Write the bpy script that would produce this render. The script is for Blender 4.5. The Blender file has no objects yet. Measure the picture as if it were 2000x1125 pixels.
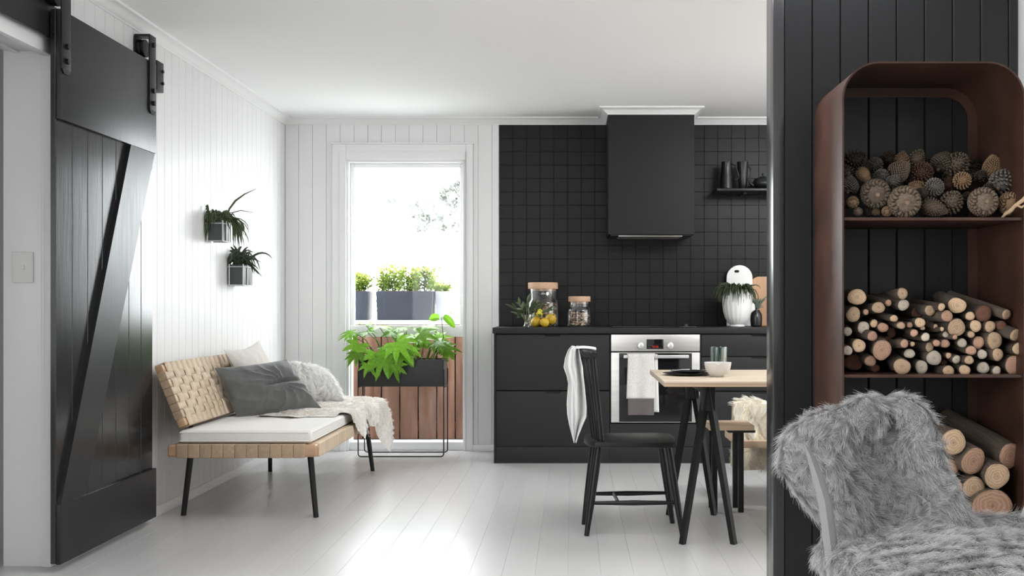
import bpy, bmesh, math, random
import numpy as np
from mathutils import Vector, Matrix, noise, kdtree
R = math.radians
random.seed(7)
C = bpy.context.scene.collection
SC = bpy.context.scene

# ------------------------------------------------------------------ camera, sky, lights, exposure
F, HX, HY, HC = 2100.0, 1118.0, 599.0, 1.07          # focal length in px, principal point, eye height
cam = bpy.data.cameras.new('camera'); cam_o = bpy.data.objects.new('camera', cam); C.objects.link(cam_o)
cam.sensor_fit = 'HORIZONTAL'; cam.sensor_width = 36.0; cam.lens = F/2000*36
cam.shift_x = (1000-HX)/2000; cam.shift_y = (HY-562.5)/2000
cam_o.location = (0, 0, HC); cam_o.rotation_euler = (R(90), 0, 0)
cam.clip_start = 0.05; SC.camera = cam_o

W = bpy.data.worlds.new('sky'); SC.world = W; W.use_nodes = True
W.node_tree.nodes['Background'].inputs[0].default_value = (0.95, 0.975, 1.0, 1)
W.node_tree.nodes['Background'].inputs[1].default_value = 10.5

def area(name, loc, rot, sx, sy, power, col=(1, 1, 1), portal=False):
    l = bpy.data.lights.new(name, 'AREA'); l.shape = 'RECTANGLE'; l.size = sx; l.size_y = sy
    l.energy = power; l.color = col
    if portal: l.cycles.is_portal = True
    o = bpy.data.objects.new(name, l); C.objects.link(o); o.location = loc; o.rotation_euler = rot
    return o
# daylight taken to enter from dining right and living left; fill lamps added
area('dining_daylight', (3.55, 5.9, 1.25), (0, R(90), 0), 2.0, 2.8, 20, (0.98, 0.99, 1.0))
area('living_daylight', (-2.08, 0.3, 1.25), (0, R(-90), 0), 2.0, 3.6, 80, (0.98, 0.99, 1.0))
area('dining_ceiling_fill', (2.2, 5.4, 2.40), (R(22), 0, 0), 1.6, 1.4, 66, (0.98, 0.99, 1.0))  # added unseen ceiling lamp, fills back wall, floor and table
area('side_room_fill', (-4.3, -1.5, 1.4), (R(90), 0, 0), 2.0, 1.8, 22, (0.98, 0.99, 1.0))  # added unseen lamp that brightens the door jamb reveal
area('hall_ceiling_fill', (0.2, 4.05, 2.46), (0, 0, 0), 2.2, 1.1, 24, (0.98, 0.99, 1.0))  # added overhead fill out of view, for front floor, daybed and table
area('living_side_fill', (3.4, 1.0, 1.3), (0, R(90), 0), 1.8, 2.6, 14, (0.98, 0.99, 1.0))  # weak unseen fill added towards the barn door face
area('garden_portal', (-1.24, 8.17, 1.1), (R(-90), 0, 0), 0.9, 2.1, 1, portal=True)
SC.view_settings.view_transform = 'Standard'; SC.view_settings.look = 'None'
SC.view_settings.gamma = 1.0; SC.view_settings.use_curve_mapping = False
SC.view_settings.exposure = 0.66
SC.cycles.use_denoising = True; SC.cycles.max_bounces = 10; SC.cycles.transparent_max_bounces = 24
SC.cycles.caustics_reflective = False; SC.cycles.caustics_refractive = False
SC.cycles.sample_clamp_indirect = 6.0

def at(px, py, Y):                                    # the point the photo shows at (px, py), at distance Y
    return Vector(((px-HX)/F*Y, Y, HC-(py-HY)/F*Y))

# ------------------------------------------------------------------ materials
MATS = {}
def mat(name, col, rough=0.5, metal=0.0, var=0.0, vscale=8.0, bump=0.0, bscale=40.0, stretch=(1, 1, 1), spec=0.5,
        rnd=0.0, sheen=0.0, col2=None, trans=0.0, coat=0.0, rvar=0.0):
    if name in MATS: return MATS[name]
    m = bpy.data.materials.new(name); m.use_nodes = True; nt = m.node_tree; N = nt.nodes; L = nt.links
    b = N['Principled BSDF']; b.inputs['Roughness'].default_value = rough; b.inputs['Metallic'].default_value = metal
    b.inputs['Specular IOR Level'].default_value = spec
    b.inputs['Base Color'].default_value = (*col, 1)
    if sheen: b.inputs['Sheen Weight'].default_value = sheen
    if coat: b.inputs['Coat Weight'].default_value = coat; b.inputs['Coat Roughness'].default_value = 0.15
    if trans: b.inputs['Subsurface Weight'].default_value = 0.0
    tc = N.new('ShaderNodeTexCoord'); mp = N.new('ShaderNodeMapping'); mp.inputs['Scale'].default_value = stretch
    L.new(tc.outputs['Object'], mp.inputs[0])
    src = None
    if var or col2:
        n = N.new('ShaderNodeTexNoise'); n.inputs['Scale'].default_value = vscale; n.inputs['Detail'].default_value = 5
        L.new(mp.outputs[0], n.inputs['Vector'])
        cr = N.new('ShaderNodeValToRGB'); cr.color_ramp.elements[0].position = 0.3; cr.color_ramp.elements[1].position = 0.7
        c2 = col2 or tuple(min(1, c*(1+var)) for c in col); c1 = col if col2 else tuple(c*(1-var) for c in col)
        cr.color_ramp.elements[0].color = (*c1, 1); cr.color_ramp.elements[1].color = (*c2, 1)
        L.new(n.outputs['Fac'], cr.inputs[0]); src = cr.outputs[0]
        if rvar:
            mr = N.new('ShaderNodeMapRange'); mr.inputs['To Min'].default_value = max(0, rough-rvar); mr.inputs['To Max'].default_value = rough+rvar
            L.new(n.outputs['Fac'], mr.inputs[0]); L.new(mr.outputs[0], b.inputs['Roughness'])
    if rnd:
        oi = N.new('ShaderNodeObjectInfo'); hs = N.new('ShaderNodeHueSaturation')
        mr = N.new('ShaderNodeMapRange'); mr.inputs['To Min'].default_value = 1-rnd; mr.inputs['To Max'].default_value = 1+rnd
        L.new(oi.outputs['Random'], mr.inputs[0]); L.new(mr.outputs[0], hs.inputs['Value'])
        if src: L.new(src, hs.inputs['Color'])
        else: hs.inputs['Color'].default_value = (*col, 1)
        src = hs.outputs[0]
    if src: L.new(src, b.inputs['Base Color'])
    if bump:
        n2 = N.new('ShaderNodeTexNoise'); n2.inputs['Scale'].default_value = bscale; n2.inputs['Detail'].default_value = 6
        L.new(mp.outputs[0], n2.inputs['Vector'])
        bp = N.new('ShaderNodeBump'); bp.inputs['Strength'].default_value = bump; bp.inputs['Distance'].default_value = 0.01
        L.new(n2.outputs['Fac'], bp.inputs['Height']); L.new(bp.outputs[0], b.inputs['Normal'])
    if trans:
        t = N.new('ShaderNodeBsdfTranslucent'); mx = N.new('ShaderNodeMixShader'); mx.inputs[0].default_value = trans
        if src: L.new(src, t.inputs[0])
        else: t.inputs[0].default_value = (*col, 1)
        L.new(b.outputs[0], mx.inputs[1]); L.new(t.outputs[0], mx.inputs[2]); L.new(mx.outputs[0], N['Material Output'].inputs[0])
    MATS[name] = m
    return m

def glass(name, tint, gloss=0.12):
    if name in MATS: return MATS[name]
    m = bpy.data.materials.new(name); m.use_nodes = True; nt = m.node_tree; N = nt.nodes; L = nt.links
    N.remove(N['Principled BSDF'])
    t = N.new('ShaderNodeBsdfTransparent'); t.inputs[0].default_value = (*tint, 1)
    g = N.new('ShaderNodeBsdfGlossy'); g.inputs['Roughness'].default_value = 0.03
    lw = N.new('ShaderNodeLayerWeight'); lw.inputs[0].default_value = 0.45
    mr = N.new('ShaderNodeMapRange'); mr.inputs['To Min'].default_value = gloss*0.4; mr.inputs['To Max'].default_value = min(1, gloss*5)
    mx = N.new('ShaderNodeMixShader')
    L.new(lw.outputs['Facing'], mr.inputs[0]); L.new(mr.outputs[0], mx.inputs[0])
    L.new(t.outputs[0], mx.inputs[1]); L.new(g.outputs[0], mx.inputs[2]); L.new(mx.outputs[0], N['Material Output'].inputs[0])
    MATS[name] = m
    return m

def hair_mat(name, root, tip, rough=0.55):
    m = bpy.data.materials.new(name); m.use_nodes = True; nt = m.node_tree; N = nt.nodes; L = nt.links
    b = N['Principled BSDF']; b.inputs['Roughness'].default_value = rough; b.inputs['Specular IOR Level'].default_value = 0.25
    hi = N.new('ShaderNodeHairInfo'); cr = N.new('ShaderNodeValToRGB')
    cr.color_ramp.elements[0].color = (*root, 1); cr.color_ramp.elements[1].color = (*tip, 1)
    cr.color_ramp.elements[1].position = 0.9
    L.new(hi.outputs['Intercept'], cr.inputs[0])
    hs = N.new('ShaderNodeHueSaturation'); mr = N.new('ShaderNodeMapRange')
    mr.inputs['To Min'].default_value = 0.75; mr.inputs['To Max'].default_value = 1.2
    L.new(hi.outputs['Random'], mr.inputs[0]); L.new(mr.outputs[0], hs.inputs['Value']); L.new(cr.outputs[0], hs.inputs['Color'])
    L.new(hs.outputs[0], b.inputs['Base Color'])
    t = N.new('ShaderNodeBsdfTranslucent'); L.new(hs.outputs[0], t.inputs[0])
    mx = N.new('ShaderNodeMixShader'); mx.inputs[0].default_value = 0.3
    L.new(b.outputs[0], mx.inputs[1]); L.new(t.outputs[0], mx.inputs[2]); L.new(mx.outputs[0], N['Material Output'].inputs[0])
    return m

def ring_mat(name, c1, c2, dark):
    m = bpy.data.materials.new(name); m.use_nodes = True; nt = m.node_tree; N = nt.nodes; L = nt.links
    b = N['Principled BSDF']; b.inputs['Roughness'].default_value = 0.8
    tc = N.new('ShaderNodeTexCoord'); oi = N.new('ShaderNodeObjectInfo')
    n = N.new('ShaderNodeTexNoise'); n.inputs['Scale'].default_value = 2.5; n.inputs['Detail'].default_value = 4
    off = N.new('ShaderNodeVectorMath'); off.operation = 'SCALE'; off.inputs[0].default_value = (13, 7, 5)
    L.new(oi.outputs['Random'], off.inputs['Scale'])
    add = N.new('ShaderNodeVectorMath'); L.new(tc.outputs['Object'], add.inputs[0]); L.new(off.outputs[0], add.inputs[1])
    L.new(add.outputs[0], n.inputs['Vector'])
    sep = N.new('ShaderNodeVectorMath'); sep.operation = 'MULTIPLY'; sep.inputs[1].default_value = (1, 0, 1)
    L.new(tc.outputs['Object'], sep.inputs[0])
    ln = N.new('ShaderNodeVectorMath'); ln.operation = 'LENGTH'; L.new(sep.outputs[0], ln.inputs[0])
    ma = N.new('ShaderNodeMath'); ma.operation = 'MULTIPLY_ADD'; ma.inputs[1].default_value = 0.5
    L.new(n.outputs['Fac'], ma.inputs[0]); L.new(ln.outputs['Value'], ma.inputs[2])
    mu = N.new('ShaderNodeMath'); mu.operation = 'MULTIPLY'; mu.inputs[1].default_value = 30; L.new(ma.outputs[0], mu.inputs[0])
    sn = N.new('ShaderNodeMath'); sn.operation = 'SINE'; L.new(mu.outputs[0], sn.inputs[0])
    mr = N.new('ShaderNodeMapRange'); mr.inputs['From Min'].default_value = -1; L.new(sn.outputs[0], mr.inputs[0])
    mx = N.new('ShaderNodeMix'); mx.data_type = 'RGBA'; mx.inputs[6].default_value = (*c1, 1); mx.inputs[7].default_value = (*c2, 1)
    L.new(mr.outputs[0], mx.inputs[0])
    cr = N.new('ShaderNodeValToRGB'); cr.color_ramp.elements[0].color = (*dark, 1); cr.color_ramp.elements[0].position = 0.0
    cr.color_ramp.elements[1].color = (1, 1, 1, 1); cr.color_ramp.elements[1].position = 0.5
    L.new(ma.outputs[0], cr.inputs[0])
    m2 = N.new('ShaderNodeMix'); m2.data_type = 'RGBA'; m2.blend_type = 'MULTIPLY'; m2.inputs[0].default_value = 1
    L.new(mx.outputs[2], m2.inputs[6]); L.new(cr.outputs[0], m2.inputs[7]); 
    hs = N.new('ShaderNodeHueSaturation'); r2 = N.new('ShaderNodeMapRange'); r2.inputs['To Min'].default_value = 0.75; r2.inputs['To Max'].default_value = 1.2
    L.new(oi.outputs['Random'], r2.inputs[0]); L.new(r2.outputs[0], hs.inputs['Value']); L.new(m2.outputs[2], hs.inputs['Color'])
    L.new(hs.outputs[0], b.inputs['Base Color'])
    return m

WHITE = mat('white_paint', (0.80, 0.80, 0.80), 0.45, var=0.015, vscale=2, rnd=0.012)
CEIL = mat('ceiling_paint', (0.91, 0.91, 0.91), 0.8)
TRIMW = mat('gloss_white_trim', (0.83, 0.83, 0.83), 0.3)
FLOORM = mat('painted_floorboard', (0.55, 0.545, 0.54), 0.29, spec=1.0, var=0.03, vscale=2.0, stretch=(4, 0.5, 1), rnd=0.02)
GROOVE = mat('floor_joint', (0.44, 0.435, 0.43), 0.5)
BLACKP = mat('satin_black_paint', (0.0115, 0.012, 0.013), 0.42, spec=0.35, bump=0.03, bscale=8, stretch=(6, 6, 0.6))
DOORM = mat('barn_door_black', (0.016, 0.016, 0.017), 0.38, spec=0.4, var=0.15, vscale=6, stretch=(1, 6, 0.5), bump=0.03, bscale=9, rvar=0.05)
DOORG = mat('barn_door_gloss', (0.014, 0.014, 0.0145), 0.22, bump=0.025, bscale=9, stretch=(1, 7, 0.5), var=0.15, rvar=0.04)
STEELB = mat('black_steel', (0.008, 0.008, 0.0088), 0.42, spec=0.35)
TILE = mat('black_matt_tile', (0.0095, 0.009, 0.0092), 0.36, spec=0.25, rnd=0.10, bump=0.02, bscale=20)
GROUT = mat('black_grout', (0.007, 0.007, 0.007), 0.9)
CAB = mat('charcoal_cabinet', (0.020, 0.020, 0.0215), 0.5, spec=0.25, var=0.05, vscale=3)
HOODM = mat('charcoal_hood', (0.0165, 0.017, 0.018), 0.55, spec=0.25)
CABIN = mat('cabinet_shadow_gap', (0.008, 0.008, 0.008), 0.8)
STEEL = mat('brushed_steel', (0.60, 0.59, 0.57), 0.34, metal=0.9, var=0.06, vscale=5, stretch=(0.4, 1, 12))
OVGL = mat('oven_glass', (0.008, 0.008, 0.009), 0.06)
BLACKW = mat('black_stained_wood', (0.009, 0.0088, 0.0092), 0.38, spec=0.35, var=0.2, vscale=10, bump=0.03)
PLY = mat('pale_plywood', (0.54, 0.45, 0.345), 0.42, var=0.10, vscale=2.5, stretch=(0.5, 5, 5))
PLYE = mat('plywood_edge', (0.52, 0.36, 0.25), 0.6, var=0.25, vscale=3, stretch=(0.5, 1, 40))
WOODL = mat('honey_wood', (0.50, 0.30, 0.16), 0.45, var=0.18, vscale=6, stretch=(1, 1, 6))
FRAMEW = mat('daybed_wood', (0.50, 0.31, 0.18), 0.4, var=0.18, vscale=5, stretch=(2, 2, 2))
WEB = mat('paper_webbing', (0.60, 0.475, 0.345), 0.8, var=0.08, vscale=60, bump=0.15, bscale=200, rnd=0.08)
WEB2 = mat('paper_webbing_edge', (0.42, 0.30, 0.20), 0.8, var=0.1, vscale=60, bump=0.15, bscale=200, rnd=0.10)
LINEN = mat('light_linen', (0.80, 0.78, 0.745), 0.9, var=0.05, vscale=200, bump=0.2, bscale=300, sheen=0.2)
BEIGE = mat('beige_linen', (0.62, 0.585, 0.54), 0.9, var=0.07, vscale=150, bump=0.2, bscale=300, sheen=0.2)
GREYV = mat('grey_velvet', (0.105, 0.108, 0.105), 0.85, var=0.10, vscale=14, bump=0.1, bscale=150, sheen=0.35)
WOOLW = mat('white_wool_hide', (0.80, 0.78, 0.74), 0.9)
RUST = mat('rusty_steel', (0.040, 0.019, 0.013), 0.45, col2=(0.080, 0.036, 0.024), vscale=7, bump=0.08, bscale=60, spec=0.35)
CORK = mat('cork_lid', (0.62, 0.40, 0.26), 0.7, var=0.10, vscale=60)
GLS = glass('clear_glass', (0.93, 0.95, 0.95), 0.16)
GLSG = glass('green_glass', (0.52, 0.68, 0.64), 0.2)
PANE = glass('window_glass', (0.97, 0.98, 0.98), 0.03)
SUEDE = mat('grey_suede', (0.25, 0.248, 0.247), 0.9, var=0.05)
CERW = mat('white_ceramic', (0.80, 0.79, 0.77), 0.35)
CERG = mat('grey_stoneware', (0.60, 0.585, 0.56), 0.5, var=0.04, vscale=40)
BLKC = mat('black_ceramic', (0.010, 0.010, 0.011), 0.28)
COTTON = mat('white_cotton', (0.80, 0.795, 0.78), 0.95, bump=0.3, bscale=120)
DKTOWEL = mat('grey_brown_towel', (0.125, 0.11, 0.11), 0.95, bump=0.3, bscale=200)
LGTOWEL = mat('oat_towel', (0.66, 0.64, 0.61), 0.95, var=0.08, vscale=90, bump=0.3, bscale=150)

# ------------------------------------------------------------------ mesh helpers
ORI = {}
class MB:
    def __init__(s): s.bm = bmesh.new()
    def _merge(s, b):
        me = bpy.data.meshes.new('tmp'); b.to_mesh(me); b.free(); s.bm.from_mesh(me); bpy.data.meshes.remove(me)
    def box(s, x0, x1, y0, y1, z0, z1, bev=0.0, seg=2, M=None):
        b = bmesh.new(); bmesh.ops.create_cube(b, size=1)
        bmesh.ops.scale(b, vec=(x1-x0, y1-y0, z1-z0), verts=b.verts)
        bmesh.ops.translate(b, vec=((x0+x1)/2, (y0+y1)/2, (z0+z1)/2), verts=b.verts)
        if bev: bmesh.ops.bevel(b, geom=list(b.edges), offset=bev, segments=seg, affect='EDGES', profile=0.6)
        if M is not None: bmesh.ops.transform(b, matrix=M, verts=b.verts)
        s._merge(b); return s
    def tube(s, pts, rad, n=10, squash=None):
        pts = [Vector(p) for p in pts]; k = len(pts)
        if not hasattr(rad, '__len__'): rad = [rad]*k
        bm = s.bm; rings = []; up = None
        for i, p in enumerate(pts):
            d = (pts[min(i+1, k-1)]-pts[max(i-1, 0)]).normalized()
            if up is None:
                a = Vector((0, 0, 1)) if abs(d.z) < 0.9 else Vector((0, 1, 0)); up = (a-d*a.dot(d)).normalized()
            else: up = (up-d*up.dot(d)).normalized()
            sd = d.cross(up); sx = squash or 1
            rings.append([bm.verts.new(p+(up*math.cos(2*math.pi*j/n)*sx+sd*math.sin(2*math.pi*j/n))*rad[i]) for j in range(n)])
        for a, b in zip(rings, rings[1:]):
            for j in range(n): bm.faces.new((a[j], a[(j+1) % n], b[(j+1) % n], b[j]))
        bm.faces.new(rings[0][::-1]); bm.faces.new(rings[-1])
        return s
    def lathe(s, prof, c=(0, 0, 0), n=32, sx=1, sy=1, cap=True):
        c = Vector(c); rings = []
        for r, z in prof:
            rings.append([s.bm.verts.new(c+Vector((r*sx*math.cos(2*math.pi*j/n), r*sy*math.sin(2*math.pi*j/n), z))) for j in range(n)])
        for a, b in zip(rings, rings[1:]):
            for j in range(n): s.bm.faces.new((a[j], a[(j+1) % n], b[(j+1) % n], b[j]))
        if cap:
            s.bm.faces.new(rings[0][::-1]); s.bm.faces.new(rings[-1])
        return s
    def prism(s, poly, axis, a, b, bev=0.0):                 # 2D outline swept along an axis: 'x' (y,z), 'y' (x,z), 'z' (x,y)
        f = {'x': lambda p, t: (t, p[0], p[1]), 'y': lambda p, t: (p[0], t, p[1]), 'z': lambda p, t: (p[0], p[1], t)}[axis]
        q = bmesh.new()
        A = [q.verts.new(f(p, a)) for p in poly]; B = [q.verts.new(f(p, b)) for p in poly]; n = len(poly)
        q.faces.new(A); q.faces.new(B[::-1])
        for i in range(n): q.faces.new((A[i], B[i], B[(i+1) % n], A[(i+1) % n]))
        bmesh.ops.recalc_face_normals(q, faces=q.faces)
        if bev: bmesh.ops.bevel(q, geom=[e for e in q.edges if e.is_manifold and e.calc_face_angle(0) > 0.6], offset=bev, segments=2, affect='EDGES', profile=0.6)
        s._merge(q); return s
    def grid(s, fn, nu, nv):
        V = [[s.bm.verts.new(fn(i/nu, j/nv)) for j in range(nv+1)] for i in range(nu+1)]
        for i in range(nu):
            for j in range(nv): s.bm.faces.new((V[i][j], V[i+1][j], V[i+1][j+1], V[i][j+1]))
        return s
    def ball(s, c, r, sub=2, sc=(1, 1, 1)):
        b = bmesh.new(); bmesh.ops.create_icosphere(b, subdivisions=sub, radius=1)
        bmesh.ops.scale(b, vec=(r*sc[0], r*sc[1], r*sc[2]), verts=b.verts); bmesh.ops.translate(b, vec=c, verts=b.verts)
        s._merge(b); return s
    def mesh(s, name, m, off=Vector((0, 0, 0)), recalc=True, sharp=0.65):
        bm = s.bm
        if recalc: bmesh.ops.recalc_face_normals(bm, faces=bm.faces)
        if off.length: bmesh.ops.translate(bm, vec=-off, verts=bm.verts)
        for f in bm.faces: f.smooth = True
        for e in bm.edges:
            if e.is_manifold and e.calc_face_angle(0) > sharp: e.smooth = False
        me = bpy.data.meshes.new(name); bm.to_mesh(me); bm.free()
        me.materials.append(m)
        return me
    def build(s, name, m, parent=None, kind=None, local=False, recalc=True, solid=0):
        off = Vector((0, 0, 0)) if local or parent is None else ORI.get(parent.name, Vector((0, 0, 0)))
        o = bpy.data.objects.new(name, s.mesh(name, m, off, recalc)); C.objects.link(o)
        if parent is not None: o.parent = parent
        ORI[o.name] = off
        if kind: o['kind'] = kind
        if solid:
            md = o.modifiers.new('thickness', 'SOLIDIFY'); md.thickness = solid; md.offset = 0
        return o

def tag(o, label=None, cat=None, group=None, kind=None):
    if label: o['label'] = label
    if cat: o['category'] = cat
    if group: o['group'] = group
    if kind: o['kind'] = kind
    return o
def thing(name, label, cat, loc, group=None, kind=None):
    o = bpy.data.objects.new(name, None); C.objects.link(o); o.location = loc; o.empty_display_size = 0.1
    ORI[o.name] = Vector(loc)
    return tag(o, label, cat, group, kind)
def inst(o_or_me, name, parent, loc, rot=None, scale=None, origin=None):   # a further piece sharing mesh data, placed in world space
    me = o_or_me.data if hasattr(o_or_me, 'data') else o_or_me
    o = bpy.data.objects.new(name, me); C.objects.link(o)
    off = Vector((0, 0, 0))
    if parent is not None: o.parent = parent; off = ORI.get(parent.name, off)
    o.location = Vector(loc)-off
    if rot is not None: o.rotation_euler = rot
    if scale is not None: o.scale = scale
    ORI[o.name] = off
    return o
def copy_tree(o, parent=None):
    c = o.copy(); C.objects.link(c); c.parent = parent
    for ch in list(o.children): copy_tree(ch, c)
    return c

def fur(name, srcs, n, length, m, parent, comb=(0, 0, -1), lift=0.6, clump=0.6, per=26, radius=0.0006, seed=1, wave=0.25, keep=None, k=5, lvar=0.3, jit=0.25, freq=7.0):
    rng = np.random.default_rng(seed); P = []; Nn = []
    off = ORI.get(parent.name, Vector((0, 0, 0)))
    tv = []; tn = []
    for o in srcs:
        me = o.data; me.calc_loop_triangles()
        co = np.empty(len(me.vertices)*3); me.vertices.foreach_get('co', co); co = co.reshape(-1, 3)
        tr = np.empty(len(me.loop_triangles)*3, dtype=np.int32); me.loop_triangles.foreach_get('vertices', tr); tr = tr.reshape(-1, 3)
        no = np.empty(len(me.vertices)*3); me.vertices.foreach_get('normal', no); no = no.reshape(-1, 3)
        tv.append(co[tr]); tn.append(no[tr])
    tv = np.concatenate(tv); tn = np.concatenate(tn)
    ar = np.linalg.norm(np.cross(tv[:, 1]-tv[:, 0], tv[:, 2]-tv[:, 0]), axis=1)
    if keep is not None:
        cen = tv.mean(1); ar = ar*np.array([1.0 if keep(c+np.array(off), nn) else 0.0 for c, nn in zip(cen, tn.mean(1))])
    idx = rng.choice(len(ar), n, p=ar/ar.sum())
    a = rng.random((n, 2)); fl = a.sum(1) > 1; a[fl] = 1-a[fl]
    w = np.stack([1-a.sum(1), a[:, 0], a[:, 1]], 1)[:, :, None]
    P = (tv[idx]*w).sum(1); Nn = (tn[idx]*w).sum(1); Nn /= np.linalg.norm(Nn, axis=1)[:, None]+1e-9
    nc = max(1, n//per)
    kd = kdtree.KDTree(nc)
    for i in range(nc): kd.insert(P[i], i)
    kd.balance()
    cl = np.array([kd.find(p)[1] for p in P])
    cdir = np.array(comb, float); 
    D = np.tile(cdir, (nc, 1))+rng.normal(0, jit*1.6, (nc, 3))
    # slow swirl of the pile so locks lean together
    fieldv = np.array([list(noise.noise_vector(Vector(p)*freq+Vector((seed, 0, 0)))) for p in P[:nc]]); D += fieldv*1.1
    Nc = Nn[:nc]; D -= Nc*(D*Nc).sum(1)[:, None]; D /= np.linalg.norm(D, axis=1)[:, None]+1e-9
    Lc = length*(1+lvar*rng.normal(0, 0.6, nc)).clip(0.45, 1.7)
    ts = np.linspace(0, 1, k)
    side = np.cross(Nc, D)
    ph = rng.random(nc)*6.28
    tips = []
    pos = np.empty((n, k, 3))
    Dn = D[cl]+rng.normal(0, jit, (n, 3)); ln = Lc[cl]*(1+0.15*rng.normal(0, 1, n)).clip(0.5, 1.4)
    for j, t in enumerate(ts):
        ctr = P[:nc]+Nc*(lift*Lc*(t-0.45*t*t))[:, None]+D*((1-0.35*lift)*Lc*t**1.5)[:, None]+side*(wave*Lc*0.35*np.sin(ph+t*5)*t)[:, None]
        own = P+Nn*(lift*ln*(t-0.45*t*t))[:, None]+Dn*((1-0.35*lift)*ln*t**1.5)[:, None]
        f = clump*t**0.8
        pos[:, j] = own*(1-f)+ctr[cl]*f
    cu = bpy.data.hair_curves.new(name); cu.add_curves([k]*n)
    cu.attributes['position'].data.foreach_set('vector', pos.reshape(-1).astype(np.float32))
    ra = cu.attributes.get('radius') or cu.attributes.new('radius', 'FLOAT', 'POINT')
    ra.data.foreach_set('value', np.tile(radius*(1-0.75*ts), n).astype(np.float32))
    cu.materials.append(m)
    o = bpy.data.objects.new(name, cu); C.objects.link(o); o.parent = parent; o['kind'] = 'stuff'
    ORI[o.name] = off
    return o

def remesh(o, vox, smooth=6):
    md = o.modifiers.new('r', 'REMESH'); md.mode = 'VOXEL'; md.voxel_size = vox
    m2 = o.modifiers.new('s', 'SMOOTH'); m2.iterations = smooth; m2.factor = 0.6
    dg = bpy.context.evaluated_depsgraph_get()
    me = bpy.data.meshes.new_from_object(o.evaluated_get(dg))
    o.modifiers.clear(); o.data = me
    for p in me.polygons: p.use_smooth = True

# ------------------------------------------------------------------ room shell
XL, YB, ZC = -2.135, 7.985, 2.47
def struct(mb, name, m, parent=None): 
    o = mb.build(name, m, parent)
    if parent is None: o['kind'] = 'structure'
    return o
fl = struct(MB().box(-6, 6, -3, 8.15, -0.06, -0.004), 'floor', GROOVE)
bw = 0.132; x = -2.13; first = None
while x < 3.6:
    if first is None:
        first = MB().box(0, bw-0.0003, -3, 8.0, -0.02, 0.0, 0.0005, 1).build('floorboard', FLOORM, fl)
        first.location = (x, 0, 0)
    else: inst(first, 'floorboard', fl, (x, 0, 0))
    x += bw
struct(MB().box(-6, -2.13, -3, 8.0, -0.02, 0.0), 'floor_side_room', FLOORM)['kind'] = 'structure'
struct(MB().box(-6, 6, -3, 8.15, ZC, ZC+0.08), 'ceiling', CEIL)

# back wall with the opening of the glazed door
WX0, WX1, WZ = -1.677, -0.792, 2.157
wb = MB(); wb.box(-6, WX0, 8.0, 8.15, 0, ZC); wb.box(WX1, 6, 8.0, 8.15, 0, ZC); wb.box(WX0, WX1, 8.0, 8.15, WZ, ZC)
wall_back = struct(wb, 'wall_back', WHITE)
TX0 = -0.544
CX0, CX1, CZ = -1.78, -0.737, 2.275
def vj(x0, x1, z0, z1, name='wall_board'):
    ch = 0.0022
    MB().prism([(x0+.0006, 8.0), (x0+.0006, 7.985+ch), (x0+ch, 7.985), (x1-ch, 7.985), (x1-.0006, 7.985+ch), (x1-.0006, 8.0)], 'z', z0, z1).build(name, WHITE, wall_back)
xs = XL
while xs < TX0-0.01:
    xe = min(xs+0.1025, TX0-0.002)
    if xe <= CX0 or xs >= CX1: vj(xs, xe, 0.0, 2.44)
    elif xs < CX0: vj(xs, CX0, 0, CZ); vj(xs, xe, CZ, 2.44)
    elif xe > CX1: vj(CX1, xe, 0, CZ); vj(xs, xe, CZ, 2.44)
    else: vj(xs, xe, CZ, 2.44)
    xs += 0.1025
# black splashback tiles: the 300 in view singly, the rest of the wall as one part
MB().box(TX0, 3.6, 7.990, 7.9995, 0.0, 2.42).build('grout_bed', GROUT, wall_back)
tp, tz = 0.1015, (2.42-0.927)/15
t0 = MB().box(0, tp-0.0022, -0.004, 0.0, 0, tz-0.0022, 0.0010, 1); t0me = t0.mesh('tile', TILE)
for r in range(15):
    for c in range(20):
        o = inst(t0me, 'tile', wall_back, (TX0+c*tp+0.001, 7.9915, 0.9285+r*tz))
        o.rotation_euler = (R(random.uniform(-.12, .12)), 0, R(random.uniform(-.15, .15)))
rest = MB()
for r in range(15):
    for c in range(20, 40): rest.box(TX0+c*tp+0.001, TX0+(c+1)*tp-0.002, 7.9845, 7.9915, 0.9285+r*tz, 0.9255+(r+1)*tz, 0.002, 1)
rest.build('tile_field', TILE, wall_back, kind='stuff')

# left wall: boarded stretch, opening with header, near stretch
wl = MB(); wl.box(-2.31, -2.15, 4.445, 8.0, 0, ZC); wl.box(-2.31, -2.15, 3.2, 4.445, 2.14, ZC); wl.box(-2.31, -2.15, -3, 3.2, 0, ZC)
wall_left = struct(wl, 'wall_left', WHITE)
bme = None; y = YB
while y > 4.35:
    ch = 0.003
    y0 = max(y-0.1025, 4.445)
    if y-y0 < 0.02: break
    if bme is None or y0 == 4.445:
        bme = MB().prism([(-2.15, y0+.0006), (XL-ch, y0+.0006), (XL, y0+ch), (XL, y-ch), (XL-ch, y-.0006), (-2.15, y-.0006)], 'z', 0, 2.44).build('wall_board', WHITE, wall_left); by = y
    else: inst(bme, 'wall_board', wall_left, (0, y-by, 0))
    y -= 0.1025
hb = MB().box(-2.15, XL, 3.2, 4.445, 2.19, 2.44).build('header_board', WHITE, wall_left)
struct(MB().box(-6, 6, -3.1, -3.0, 0, ZC), 'wall_front', WHITE)
struct(MB().box(3.62, 3.72, -3, 8.0, 0, ZC), 'wall_right', WHITE)
struct(MB().box(-6.1, -6.0, -3, 8.0, 0, ZC), 'wall_side_room', mat('beige_grey_wall', (0.42, 0.41, 0.39), 0.7))
struct(MB().box(-5.9, -2.3, 4.75, 4.9, 0, ZC), 'wall_side_room', mat('beige_grey_wall', (0.42, 0.41, 0.39), 0.7))

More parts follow.
